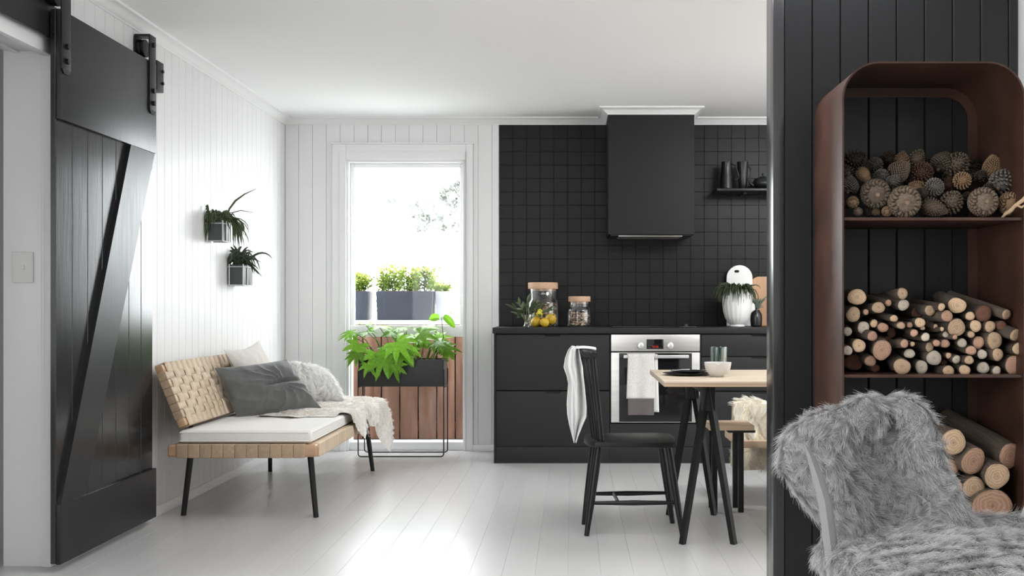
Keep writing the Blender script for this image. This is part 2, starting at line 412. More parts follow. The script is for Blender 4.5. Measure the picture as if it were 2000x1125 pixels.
def cove(off):      # cornice profile: (out from the wall, height)
    return [(0, 2.42), (0.006, 2.42), (0.008, 2.426), (0.014, 2.430), (0.026, 2.440), (0.040, 2.454), (0.050, 2.458), (0.062, 2.460), (0.066, 2.470)]
p = cove(0)
struct(MB().prism([(XL-.012, 2.42)]+[(XL+o, z) for o, z in p]+[(XL-.012, 2.4695)], 'y', -3, 8.0), 'trim_1', TRIMW)
struct(MB().prism([(7.997, 2.42)]+[(YB-o, z) for o, z in p]+[(7.997, 2.4695)], 'x', XL, 3.6), 'trim_2', TRIMW)
HXa, HXb, HYf = 0.252, 0.857, 7.56
t3 = MB(); rings = []
for o, z in p+[(0.0, 2.4695)]:
    rings.append([t3.bm.verts.new(q) for q in ((HXa-o, 7.98, z), (HXa-o, HYf-o, z), (HXb+o, HYf-o, z), (HXb+o, 7.98, z))])
for a, b in zip(rings, rings[1:]):
    for j in range(3): t3.bm.faces.new((a[j], a[j+1], b[j+1], b[j]))
struct(t3, 'trim_3', TRIMW)
def base(name, axis, a0, a1):
    q = [(0, 0), (0.016, 0), (0.016, 0.036), (0.010, 0.046), (0, 0.046)]
    if axis == 'y': mb = MB().prism([(XL+u, z) for u, z in q], 'y', a0, a1)
    else: mb = MB().prism([(YB-u, z) for u, z in q], 'x', a0, a1)
    return struct(mb, name, TRIMW)
base('baseboard_left', 'y', 4.45, YB); base('baseboard_back', 'x', XL+.017, CX0); base('baseboard_back.001', 'x', CX1, TX0)

# opening in the left wall: jamb, head, stop bead
d1 = thing('door_1', None, None, (-2.23, 4.43, 0), kind='structure')
MB().box(-2.345, -2.185, 4.43, 4.446, 0, 2.125, 0.002).build('jamb', TRIMW, d1)
MB().box(-2.185, -2.172, 4.420, 4.446, 0, 2.125, 0.003).build('jamb_bead', TRIMW, d1)
MB().box(-2.172, -2.138, 4.412, 4.446, 0, 2.125, 0.004).build('architrave', TRIMW, d1)
MB().box(-2.345, -2.185, 3.2, 4.43, 2.125, 2.14, 0.002).build('head_jamb', TRIMW, d1)
MB().box(-2.18, -2.136, 3.2, 4.412, 2.10, 2.19, 0.004).build('head_architrave', TRIMW, d1)
MB().box(-2.30, -2.28, 3.2, 4.43, 2.115, 2.125, 0.002).build('head_stop', TRIMW, d1)

# glazed garden door
w1 = thing('window_1', None, None, ((WX0+WX1)/2, 8.0, 0), kind='structure')
cs = MB(); cs.box(CX0, WX0, 7.966, 8.0, 0, CZ, 0.004); cs.box(WX1, CX1, 7.966, 8.0, 0, CZ, 0.004); cs.box(WX0, WX1, 7.966, 8.0, WZ, CZ, 0.004)
cs.build('casing', TRIMW, w1)
cc = MB(); cc.box(CX0-.008, CX1+.008, 7.960, 8.0, CZ, CZ+0.012, 0.003); cc.build('casing_cap', TRIMW, w1)
sb = MB(); sb.box(CX0+.055, WX0+.0, 7.958, 7.967, 0, CZ-.055, 0.003); sb.box(WX1, CX1-.055, 7.958, 7.967, 0, CZ-.055, .003); sb.box(WX0, WX1, 7.9581, 7.967, WZ, CZ-.055, .003)
sb.build('casing_bead', TRIMW, w1)
jb = MB(); jb.box(WX0, WX0+.018, 7.975, 8.15, 0, WZ, .002); jb.box(WX1-.018, WX1, 7.975, 8.15, 0, WZ, .002); jb.box(WX0+.018, WX1-.018, 7.9755, 8.1495, WZ-.018, WZ, .002)
jb.build('frame', TRIMW, w1)
gx0, gx1 = WX0+.018, WX1-.018
sh = MB()
sh.box(gx0, gx0+.03, 8.03, 8.075, 0.90, WZ-.018, .004); sh.box(gx1-.03, gx1, 8.03, 8.075, 0.90, WZ-.018, .004)
sh.box(gx0+.03, gx1-.03, 8.0305, 8.0745, WZ-.05, WZ-.018, .004)
sh.build('upper_sash', TRIMW, w1)
MB().box(gx0, gx1, 8.02, 8.09, 0.845, 0.93, .005).build('mid_rail', TRIMW, w1)
lo = MB(); lo.box(gx0, gx0+.008, 8.03, 8.07, 0.06, 0.845, .002); lo.box(gx1-.008, gx1, 8.03, 8.07, 0.06, 0.845, .002)
lo.build('lower_sash', TRIMW, w1)
MB().box(gx0, gx1, 8.0, 8.15, 0.0, 0.062, .005).build('bottom_rail', TRIMW, w1)
MB().box(gx0+.03, gx1-.03, 8.048, 8.052, .93, WZ-.05).build('pane', PANE, w1)
MB().box(gx0+.008, gx1-.008, 8.048, 8.052, .062, .845).build('pane', PANE, w1)

# black boarded partition with bead at its end, white return beyond
PX0, PX1, PY0, PY1 = 0.7336, 1.632, 3.93, 4.065
wp = struct(MB().box(PX0+.008, PX1, PY0+.014, PY1-.002, 0, ZC), 'wall_partition', BLACKP)
MB().box(PX0, 0.7745, PY0, PY1, 0, ZC, 0.004).build('corner_post', mat('gloss_black_paint', (0.020, 0.0205, 0.022), 0.22, spec=0.8), wp)
x = 0.7755; ch = 0.0045
while x < PX1-.01:
    x1 = min(x+.1025, PX1)
    MB().prism([(x+.0006, PY0+.014), (x+.0006, PY0+ch), (x+ch, PY0), (x1-ch, PY0), (x1-.0006, PY0+ch), (x1-.0006, PY0+.014)], 'z', 0, ZC-.001).build('wall_board', BLACKP, wp)
    x += .1025
struct(MB().box(PX1+.002, 3.62, 3.96, 4.06, 0, ZC), 'wall_return', WHITE)

# ------------------------------------------------------------------ outside
PAVE = mat('pale_paving', (0.70, 0.69, 0.67), 0.8, var=0.05)
struct(MB().box(-8, 5, 8.15, 40, -0.08, -0.005), 'ground', PAVE)
FENCE = mat('weathered_red_timber', (0.105, 0.053, 0.034), 0.75, col2=(0.19, 0.105, 0.074), vscale=3.5, stretch=(5, 1, 0.6), rnd=0.12, bump=0.15, bscale=20, spec=0.1)
yf = 8.42
fb = thing('balustrade', 'low weathered red-brown timber board balustrade outside the glazed door', 'fence', (-1.3, yf, 0))
pw = 36/F*yf; x = (637-HX)/F*yf
while x < -0.55:
    MB().box(x+.004, x+pw-.006, yf, yf+.022, 0.035, 0.93, .003).build('board', FENCE, fb)
    x += pw
MB().box(-2.1, -0.45, yf+.022, yf+.06, 0.10, 0.17).build('rail', FENCE, fb)
MB().box(-2.1, -0.45, yf+.022, yf+.06, 0.76, 0.83).build('rail', FENCE, fb)
MB().box(-2.1, -0.45, yf-.03, yf+.05, 0.0, 0.03, .004).build('bottom_plate', mat('grey_threshold', (0.45, 0.44, 0.43), 0.6), fb)
MB().box(-2.1, -0.45, yf+.062, yf+.08, 0.0, 0.93).build('gap_shade_sheet', mat('gap_shade_dark', (.03, .024, .02), .9), fb)  # dark sheet added so the gaps between boards look shaded
lg = MB().box(-2.2, -0.4, yf-.02, yf+.42, 0.932, 0.962, .004).build('garden_ledge', TRIMW)
tag(lg, 'white ledge outside the glazed door carrying the slate planters', 'ledge')
SLATE = mat('slate_planter', (0.026, 0.029, 0.038), 0.6, var=0.06, spec=0.08)
PALEP = mat('pale_planter', (0.22, 0.225, 0.25), 0.6, spec=0.08)
LEAFB = mat('hedge_leaf', (0.10, 0.155, 0.02), 0.6, spec=0.2, rnd=0.1, trans=0.35, var=0.35, vscale=9)
LEAFY = mat('yellow_tip_leaf', (0.28, 0.28, 0.05), 0.6, spec=0.2, trans=0.35, var=0.2, vscale=9)
def leaf_cloud(name, mt, parent, pts, size, seed, asp=0.45):
    rg = random.Random(seed); mb = MB()
    for p in pts:
        d = Vector((rg.uniform(-1, 1), rg.uniform(-1, 1), rg.uniform(-.3, 1))).normalized(); a = d.orthogonal().normalized(); a.rotate(Matrix.Rotation(rg.uniform(0, 6.28), 3, d))
        s = size*rg.uniform(.6, 1.3); b = d.cross(a)
        q = [p, p+d*s*.5+a*s*asp*.5+b*s*.05, p+d*s, p+d*s*.5-a*s*asp*.5+b*s*.05]
        mb.bm.faces.new([mb.bm.verts.new(v) for v in q])
    return mb.build(name, mt, parent, kind='stuff', recalc=False)
def planter(px0, px1, ytop, ybot, Y, label, m, seed, hgt, plant=True):
    a = at(px0, ybot, Y); b = at(px1, ytop, Y); z0 = 0.963; z1 = b.z
    t = thing('trough_planter', label, 'planter', ((a.x+b.x)/2, Y, z0), 'planters on the garden ledge')
    w = b.x-a.x
    mb = MB(); mb.prism([(a.x+.01, z0), (b.x-.01, z0), (b.x, z1), (a.x, z1)], 'y', Y, Y+.24, 0.006); mb.build('trough', m, t)
    if not plant: return
    MB().box(a.x+.012, b.x-.012, Y+.012, Y+.228, z1-.02, z1+.004).build('soil', mat('soil', (0.05, 0.035, 0.025), 0.9), t)
    rg = random.Random(seed); P1 = []; P2 = []; st = MB()
    for i in range(max(6, int(w*75))):
        x = rg.uniform(a.x+.02, b.x-.02); yy = rg.uniform(Y+.03, Y+.21); h = hgt*rg.uniform(.55, 1.15)
        tip = Vector((x+rg.gauss(0, .04), yy+rg.gauss(0, .03), z1+h)); st.tube([(x, yy, z1-.01), ((x+tip.x)/2, yy, z1+h*.5), tip], [.003, .002, .0012], 5)
        for k in range(120):
            f = rg.uniform(.05, 1); c = Vector((x, yy, z1)).lerp(tip, f)+Vector((rg.gauss(0, .02), rg.gauss(0, .02), rg.gauss(0, .012)))
            (P2 if f > .75 and rg.random() < .6 else P1).append(c)
    st.build('stems', LEAFB, t, kind='stuff')
    leaf_cloud('foliage', LEAFB, t, P1, .027, seed); leaf_cloud('new_growth', LEAFY, t, P2, .026, seed+1)
planter(650, 718, 569, 628, 8.55, 'slate trough with a small shrub, partly cut off by the door frame', SLATE, 3, 0.13)
planter(734, 845, 569, 628, 8.55, 'long slate trough with a yellow-green shrub, middle of the ledge', SLATE, 5, 0.185)
planter(850, 874, 569, 624, 8.62, 'pale grey narrow trough beside the long slate trough', PALEP, 8, 0.05)
# trees beyond, bright haze put into their pale leaf and trunk colours
PALEL = mat('hazy_leaf', (0.18, 0.19, 0.175), 0.7, trans=0.4)
PALET = mat('hazy_trunk', (0.5, 0.5, 0.48), 0.8)
def tree(px, py, Y, r, h, label, seed):
    c = at(px, py, Y); t = thing('garden_tree', label, 'tree', (c.x, Y, 0), 'pale trees beyond the ledge')
    rg = random.Random(seed); tr = MB(); tr.tube([(c.x, Y, -.01), (c.x+.05, Y, c.z*.5), (c.x, Y, c.z)], [.10, .07, .03], 8); pts = []
    for k in range(16):
        e = Vector((c.x+rg.gauss(0, r*.5), Y+rg.gauss(0, r*.5), c.z+rg.gauss(0, h*.45)))
        tr.tube([(c.x, Y, c.z*rg.uniform(.6, .95)), e], [.02, .006], 5)
        for i in range(70): pts.append(e+Vector((rg.gauss(0, r*.16), rg.gauss(0, r*.16), rg.gauss(0, r*.13))))
    tr.build('trunk', PALET, t); leaf_cloud('crown', PALEL, t, pts, .11, seed)
tree(838, 420, 17, .40, .38, 'pale hazy tree rising at the right of the glazed door', 11)
tree(890, 380, 19, .36, .5, 'pale hazy tree cut off by the door frame', 12)
h = thing('garden_hedge', 'loose pale hedge behind the planters beyond the glazed door', 'hedge', (-3.2, 12.2, 0))
rg = random.Random(5)
leaf_cloud('foliage', mat('hedge_pale_leaf', (0.13, 0.15, 0.085), .6, trans=.4), h, [Vector((rg.uniform(-4.2, -1.0), 12.2+rg.gauss(0, .15), max(.05, rg.uniform(0.1, 1.55)+rg.gauss(0, .08)))) for _ in range(3600)], .07, 6)

# ------------------------------------------------------------------ sliding barn door and its hardware
DF, DB_, DP = -2.06, -2.100, -2.079           # rail face, back, plank face
DY0, DY1 = 4.326, 5.325
bd = thing('barn_door', 'glossy black sliding barn door with a diagonal brace', 'door', (-2.08, 4.8, 0.03))
npl = 7; pwid = (DY1-DY0)/npl
for i in range(npl):
    y0 = DY0+i*pwid; y1 = y0+pwid; c = .004
    MB().prism([(DB_, y0+.0004), (DP-c, y0+.0004), (DP, y0+c), (DP, y1-c), (DP-c, y1-.0004), (DB_, y1-.0004)], 'z', .034, 2.268).build('plank', DOORG, bd)
MB().box(DP, DF, DY0, DY1, 1.827, 2.27, .003).build('top_rail', DOORM, bd)
MB().box(DP, DF, DY0, DY1, .03, .272, .003).build('bottom_rail', DOORM, bd)
slope = (1.827-.272)/(5.02-4.335)
e = .24
bz = MB(); bq = [(DY0+.004, .273, DF), (DY0+.004+e, .273, DP+.011), (DY1-.002, .273+(DY1-.002-DY0-.004-e)*slope, DP+.011), (DY1-.002, 1.8265, DP+.011), (DY0+.008+1.554/slope, 1.8265, DF)]
bA = [bz.bm.verts.new((q[2], q[0], q[1])) for q in bq]; bB = [bz.bm.verts.new((DP-.001, q[0], q[1])) for q in bq]
bz.bm.faces.new(bA); bz.bm.faces.new(bB[::-1])
for j in range(5): bz.bm.faces.new((bA[j], bB[j], bB[(j+1) % 5], bA[(j+1) % 5]))
bz.build('diagonal_brace', DOORM, bd)
BOLT = STEELB
def hanger(y0):
    y1 = y0+.078; m = (y0+y1)/2
    h = MB(); h.box(DF, DF+.007, y0, y1, 2.03, 2.395, .002); h.prism([(y0, 2.031), (y1, 2.031), (y1-.02, 2.012), (y0+.02, 2.012)], 'x', DF, DF+.007)
    h.box(-2.128, DF+.007, y0, y1, 2.388, 2.396, .002); h.box(-2.130, -2.123, y0, y1, 2.18, 2.395, .002)
    o = h.build('hanger', STEELB, bd)
    for z in (2.065, 2.125, 2.35):
        MB().lathe([(0, 0), (.013, 0), (.013, .006), (.008, .010), (0, .0101)], n=8, cap=False).mesh('b', BOLT)
        b = MB(); b.tube([(DF+.006, m, z), (DF+.018, m, z)], .012, 8); b.build('bolt', BOLT, o)
    w = MB(); w.tube([(-2.118, m, 2.333), (-2.108, m, 2.333), (-2.102, m, 2.333), (-2.098, m, 2.333), (-2.086, m, 2.333)], [.043, .043, .037, .043, .043], 24); w.build('wheel', STEELB, o)
hanger(4.325); hanger(5.224)
tr = thing('door_track', 'black steel track on the white wall above the barn door', 'rail', (-2.11, 4.5, 2.2))
MB().box(-2.115, -2.106, 2.6, 5.44, 2.155, 2.29, .002).build('flat_bar', STEELB, tr)
for y in (2.9, 3.6, 4.1, 4.6, 5.1, 5.42): MB().tube([(XL-.001, y, 2.22), (-2.114, y, 2.22)], .014, 10).build('standoff', STEELB, tr)
s = MB(); s.box(-2.106, -2.064, 5.334, 5.42, 2.146, 2.156, .001); s.box(-2.072, -2.06, 5.332, 5.42, 2.147, 2.294, .002); s.build('end_stop', STEELB, tr)
for z in (2.25, 2.19): MB().tube([(-2.061, 5.40, z), (-2.052, 5.40, z)], .008, 8).build('bolt', STEELB, tr)

ls = thing('light_switch', 'white rocker light switch on the door jamb', 'switch', at(45, 522, 4.42))
a = at(25, 552, 4.424); b = at(65, 492, 4.424)
MB().box(a.x, b.x, 4.4205, 4.4298, a.z, b.z, .003).build('plate', mat('switch_white', (.78, .775, .75), .35), ls)
c = at(45, 522, 4.42); MB().box(c.x-.006, c.x+.006, 4.415, 4.421, c.z-.009, c.z+.009, .002).build('rocker', mat('switch_white', (.9, .9, .9)), ls)

# ------------------------------------------------------------------ wall planters
POT = mat('grey_green_pot', (0.060, 0.075, 0.072), 0.5)
WIRE = mat('pale_wire', (0.62, 0.63, 0.62), 0.4)
LEAFD = mat('dark_trailing_leaf', (0.060, 0.085, 0.032), 0.5, var=0.35, vscale=30, trans=.12)
LEAFF = mat('dark_fern_leaf', (0.035, 0.055, 0.028), 0.5, var=0.3, vscale=30, trans=.12)
def wall_planter(Y0, L, d, z0, z1, label):
    X0 = XL+.004; t = thing('wall_planter', label, 'planter', (X0+d/2, Y0+L/2, z0), 'planters hung on the white wall')
    MB().box(X0+.006, X0+d, Y0, Y0+L, z0, z1, .006).build('pot', POT, t)
    MB().box(X0+.012, X0+d-.006, Y0+.006, Y0+L-.006, z1-.01, z1+.002).build('soil', MATS['soil'], t)
    w = MB(); r = .0028
    for zz in (z0-.002, z1-.012):
        w.tube([(X0, Y0-.003, zz), (X0+d+.003, Y0-.003, zz), (X0+d+.003, Y0+L+.003, zz), (X0, Y0+L+.003, zz)], r, 6)
    for xx, yy in ((X0+.012, Y0-.004), (X0+d+.003, Y0-.004), (X0+d+.004, Y0+L+.003), (X0+d+.004, Y0+L*.45)):
        w.tube([(xx, yy, z0-.003), (xx, yy, z1+.004)], r*1.4, 6)
    w.build('wire_cradle', WIRE, t)
    return t
rg = random.Random(21)
def strap(mb, pts, w, n=8):                        # a narrow folded leaf ribbon along a curve
    pts = [Vector(p) for p in pts]; prev = None; k = len(pts)
    cr = []
    for i in range(n+1):                            # quadratic/cubic interpolation by De Casteljau
        q = list(pts); t = i/n
        while len(q) > 1: q = [a.lerp(b, t) for a, b in zip(q, q[1:])]
        cr.append(q[0])
    for i, p in enumerate(cr):
        d = (cr[min(i+1, n)]-cr[max(i-1, 0)]).normalized(); s_ = d.cross(Vector((0.3, -0.8, 0.5))).normalized(); nn = s_.cross(d)
        ww = w*math.sin(math.pi*min(.97, .12+.85*i/n))**.8
        row = [mb.bm.verts.new(p-s_*ww+nn*ww*.35), mb.bm.verts.new(p), mb.bm.verts.new(p+s_*ww+nn*ww*.35)]
        if prev:
            for j in range(2): mb.bm.faces.new((prev[j], prev[j+1], row[j+1], row[j]))
        prev = row
w1p = wall_planter(6.245, .13, .098, 1.454, 1.567, 'upper grey wall pot with trailing foliage and two long arching stems')
mb = MB(); c0 = Vector((XL+.055, 6.31, 1.565))
for i in range(190):
    a = rg.uniform(0, 6.28); ro = c0+Vector((rg.uniform(-.03, .04), rg.uniform(-.05, .05), 0)); d = Vector((math.cos(a)*rg.uniform(.02, .075), math.sin(a)*.06, 0))
    d.x = max(d.x, -.035); hh = rg.uniform(.02, .115); dr = rg.uniform(-.05, .05)
    strap(mb, [ro, ro+d*.4+Vector((0, 0, hh)), ro+d+Vector((0, 0, hh*.6)), ro+d*1.15+Vector((0, 0, dr))], rg.uniform(.0028, .0052), 6)
for i in range(40):                                  # thick hanging bunch at the front
    ro = c0+Vector((.045, .03, .0)); e = ro+Vector((rg.uniform(.03, .12), rg.uniform(-.05, .08), rg.uniform(-.15, -.03)))
    strap(mb, [ro, ro+Vector((.04, .0, .06)), e+Vector((0, 0, .05)), e], .004, 6)
for i in range(40):                                  # by the wall
    ro = c0+Vector((-.03, -.05, .0)); e = ro+Vector((rg.uniform(-.015, .0), rg.uniform(-.05, -.02), rg.uniform(-.10, .09)))
    strap(mb, [ro, ro+Vector((-.0, -.03, .06)), e+Vector((0, 0, .03)), e], .004, 6)
mb.build('foliage', LEAFD, w1p, kind='stuff', recalc=False)
st = MB(); A = at(443, 425, 6.31); B = at(500, 369, 6.33)
st.tube([A, at(448, 408, 6.31), at(460, 392, 6.31), at(478, 379, 6.32), B], [.005, .006, .0065, .004, .001], 6)
st.tube([at(446, 426, 6.31), at(455, 415, 6.3), at(470, 411, 6.3), at(494, 415, 6.3)], [.003, .0035, .0028, .001], 6)
st.build('arching_stem', LEAFD, w1p)
w2p = wall_planter(6.642, .17, .095, 1.206, 1.329, 'lower grey wall pot with dark spiky fern leaves')
mb = MB(); c0 = Vector((XL+.055, 6.72, 1.328))
for i in range(46):
    a = rg.uniform(0, 6.28); ro = c0+Vector((rg.uniform(-.03, .03), rg.uniform(-.06, .06), 0)); l = rg.uniform(.06, .13)
    d = Vector((math.cos(a)*l, math.sin(a)*.07, 0)); d.x = max(d.x, -.045)
    hh = rg.uniform(.04, .13)
    strap(mb, [ro, ro+d*.3+Vector((0, 0, hh*.7)), ro+d+Vector((0, 0, hh)), ro+d*1.35+Vector((0, 0, hh-rg.uniform(.0, .14)))], rg.uniform(.006, .009))
for q in ((446, 480), (455, 478), (437, 505), (441, 500), (509, 512), (511, 540), (506, 527), (505, 536), (485, 482), (495, 492), (466, 488)):
    e = at(q[0], q[1], 6.72); mid = c0.lerp(e, .55)+Vector((0, 0, .04)); strap(mb, [c0, c0.lerp(e, .2)+Vector((0, 0, .05)), mid, e], .008)
mb.build('foliage', LEAFF, w2p, kind='stuff', recalc=False)

# ------------------------------------------------------------------ daybed
db = thing('daybed', 'woven-webbing daybed with black splayed legs along the boarded wall', 'daybed', (-1.65, 6.2, 0))
SY0, SY1, SX0, SX1, SZ0, SZ1 = 5.33, 7.15, -2.01, -1.268, .319, .387
def rrail(p, q, r, name):
    MB().tube([p, q], r, 14).build(name, FRAMEW, db)
f = MB()
f.box(SX0, SX1, SY0, SY0+.055, SZ0+.004, SZ1-.004, .014, 3); f.build('end_rail', FRAMEW, db)
MB().box(SX0, SX1, SY1-.055, SY1, SZ0+.004, SZ1-.004, .014, 3).build('end_rail', FRAMEW, db)
MB().box(SX1-.055, SX1-.002, SY0+.03, SY1-.03, SZ0+.006, SZ1-.006, .012, 3).build('side_rail', FRAMEW, db)
MB().box(SX0+.002, SX0+.055, SY0+.03, SY1-.03, SZ0+.006, SZ1-.006, .012, 3).build('side_rail', FRAMEW, db)
# webbing wrapped round the seat rails, one strap after another
n = 11; a0, a1 = SX0+.045, SX1-.058; wd = (a1-a0)/n
for i in range(n):
    MB().box(a0+i*wd+.0008, a0+(i+1)*wd-.0008, SY0-.004, SY0+.06, SZ0, SZ1, .005, 3).build('webbing_strap', WEB2, db)
n = 27; a0, a1 = SY0+.05, SY1-.05; wd = (a1-a0)/n
s0 = MB().box(SX1-.06, SX1+.004, a0+.0008, a0+wd-.0008, SZ0, SZ1, .005, 3).build('webbing_strap', WEB, db)
for i in range(1, n): inst(s0, 'webbing_strap', db, Vector((0, i*wd, 0))+ORI[db.name])
dk = MB().box(SX0+.05, SX1-.05, SY0+.05, SY1-.05, SZ1-.03, SZ1-.006).build('woven_deck', WEB2, db)
# legs
def leg(b, t): MB().tube([b, t], [.0135, .0165], 12).build('leg', STEELB, db)
leg((-1.302, 5.462, .0), (-1.335, 5.47, .335)); leg((-1.995, 5.515, .0), (-1.95, 5.50, .335))
leg((-1.300, 7.0, .0), (-1.335, 6.95, .335)); leg((-1.962, 6.98, .0), (-1.955, 6.95, .335))
# back: frame and weave in the tilted plane
TB = Vector((-2.05, 0, .785)); BB = Vector((-1.925, 0, .478)); up = (TB-BB).normalized(); nrm = Vector((up.z, 0, -up.x)); HB = (TB-BB).length
BY0, BY1 = 5.36, 7.02
def bp(y, v, o): q = BB+up*v-nrm*0+nrm*o; return Vector((q.x, y, q.z))
def obox(y0, y1, v0, v1, o0, o1, bev=.004):
    M = Matrix((( -0.0, up.x, nrm.x, BB.x), (1, 0, 0, 0), (0, up.z, nrm.z, BB.z), (0, 0, 0, 1)))   # (y, v, o) -> world
    return MB().box(y0, y1, v0, v1, o0, o1, bev, 2, M)
obox(BY0, BY1, 0, .046, -.042, 0, .012).build('back_rail', FRAMEW, db); obox(BY0, BY1, HB-.046, HB, -.042, 0, .012).build('back_rail', FRAMEW, db)
obox(BY0, BY0+.045, .03, HB-.03, -.036, -.002, .010).build('back_stile', FRAMEW, db); obox(BY1-.045, BY1, .03, HB-.03, -.036, -.002, .010).build('back_stile', FRAMEW, db)
nv = 22; vw = (BY1-BY0-.06)/nv                       # upright straps wrapping the rails, undulating over and under
nh = 6; hw = (HB-.084)/nh
for i in range(nv):
    y0 = BY0+.03+i*vw
    mbs = MB()
    def fn(u, w, i=i, y0=y0):
        v = -.004+u*(HB+.008); o = .004
        ph = (v-.042)/hw
        if 0 < ph < nh: o = .0045+.0038*math.cos(math.pi*(ph-.5)+math.pi*(i % 2)) 
        return bp(y0+.0010+(vw-.002)*w, v, o)
    mbs.grid(fn, 36, 1); mbs.build('webbing_strap', WEB, db, recalc=False, solid=.003)
    obox(y0+.001, y0+vw-.001, -.004, HB+.004, -.047, -.043, .001).build('rear_webbing_strap', WEB2, db)
    obox(y0+.001, y0+vw-.001, HB+.0005, HB+.005, -.046, .005, .001).build('top_webbing_strap', WEB, db)
    obox(y0+.001, y0+vw-.001, -.005, -.0005, -.046, .005, .001).build('bottom_webbing_strap', WEB2, db)
for k in range(nh):
    v0 = .042+k*hw
    def fn(u, w, k=k, v0=v0):
        y = BY0-.004+u*(BY1-BY0+.008); ph = (y-BY0-.03)/vw
        o = .0035+.0036*math.cos(math.pi*(ph-.5)+math.pi*(k % 2)+math.pi) if 0 < ph < nv else .003
        return bp(y, v0+.0010+(hw-.002)*w, o-.0012)
    MB().grid(fn, 180, 1).build('cross_strap', WEB, db, recalc=False, solid=.003)
    obox(BY0-.005, BY0-.0005, v0+.001, v0+hw-.001, -.040, .003, .001).build('end_webbing_strap', WEB2, db)
for y in (5.55, 6.8):
    MB().tube([(-1.99, y, .34), (-1.965, y, .47), bp(y, .06, -.05), bp(y, .2, -.052)], .011, 8).build('back_bracket', STEELB, db)

pd = MB().box(-1.962, -1.298, 5.36, 7.12, .389, .452, .020, 4)
o = pd.build('seat_pad', LINEN); tag(o, 'off-white linen seat pad on the daybed', 'seat pad')
sm = MB()
for zz in (.400, .442): sm.tube([(-1.958, 5.3605, zz), (-1.318, 5.3605, zz), (-1.2985, 5.38, zz), (-1.2985, 7.1, zz)], .0028, 6)
s_ = sm.build('piping', LINEN, o)

def pillow(name, BL, BR, TL, TR, t, nrm, m, label, crease=None, seed=0, pinch=.10, N=34, wr=.012):
    BL, BR, TL, TR = map(Vector, (BL, BR, TL, TR)); nrm = Vector(nrm).normalized(); cen = (BL+BR+TL+TR)/4
    mb = MB(); N = 64 if crease else N
    def P(u, v, s):
        e = .5*(1+math.sin(math.pi*(u-.5))); w_ = .5*(1+math.sin(math.pi*(v-.5)))
        uu, vv = .35*u+.65*e if False else u, v
        q = (BL*(1-uu)+BR*uu)*(1-vv)+(TL*(1-uu)+TR*uu)*vv
        pu = (2*u-1); pv = (2*v-1)
        q = q.lerp(cen, pinch*((1-pv*pv)*abs(pu)**3+(1-pu*pu)*abs(pv)**3))
        b = (max(0, 1-pu**2)*max(0, 1-pv**2))**.5
        h = t*b
        if s > 0:
            h += wr*b**.5*noise.fractal(q*9+Vector((seed, 0, 0)), 1, 2, 3)
            if crease: h += crease(u, v)*b**.5
        return q+nrm*h*s
    for s in (1, -1): mb.grid(lambda u, v, s=s: P(u, v, s), N, N)
    bmesh.ops.remove_doubles(mb.bm, verts=mb.bm.verts, dist=.0008)
    o = mb.build(name, m); tag(o, label, 'cushion')
    return o
def gcr(u, v):
    c = -.055*math.exp(-((v-.52+.05*math.cos(4*u))/.035)**2)*max(0, min(1, (u-.30)*6))*max(0, 1-abs(u-.64)/.42)
    r = math.hypot((u-.62)*1.3, v-.52); ang = math.atan2(v-.52, (u-.62)*1.3)
    w_ = ang*5+2.2*noise.noise(Vector((u*3, v*3, 1)))+1.5*r
    c += .026*(1-abs(math.sin(w_)))**1.5*min(1, r*5)*max(0, 1-1.1*r)-.012
    c += .013*(1-abs(math.sin(9*(u*.7+v*.9)+3*noise.noise(Vector((u*2.5, v*2.5, 5))))))**2*max(0, .75-u)
    return c
pillow('cushion', at(463, 817, 6.02), at(628, 797, 6.42), at(419, 719, 5.92), at(560, 702, 6.38), .088, (.80, -.50, .34), GREYV,
       'dark grey crumpled velvet cushion in front of the others on the daybed', gcr, 3, .05)
pillow('cushion', (-1.83, 6.22, .462), (-1.81, 6.80, .462), at(436, 683, 6.12), at(506, 664, 6.66), .062, (.92, -.1, .38), BEIGE,
       'beige linen cushion with a pointed corner leaning on the woven back', None, 9, .14)
wpil = pillow('cushion', (-1.74, 6.52, .48), (-1.50, 6.99, .478), at(556, 708, 6.62), at(630, 738, 6.98), .105, (.75, -.3, .6), WOOLW,
       'fluffy white wool cushion between the grey cushion and the glazed door', None, 5, .06)
WHAIR = hair_mat('white_wool', (.94, .935, .92), (.97, .97, .96)); 
fur('wool_pile', [wpil], 16000, .042, WHAIR, wpil, comb=(.3, -.1, -.6), lift=.6, clump=.5, per=30, radius=.0009, seed=3)

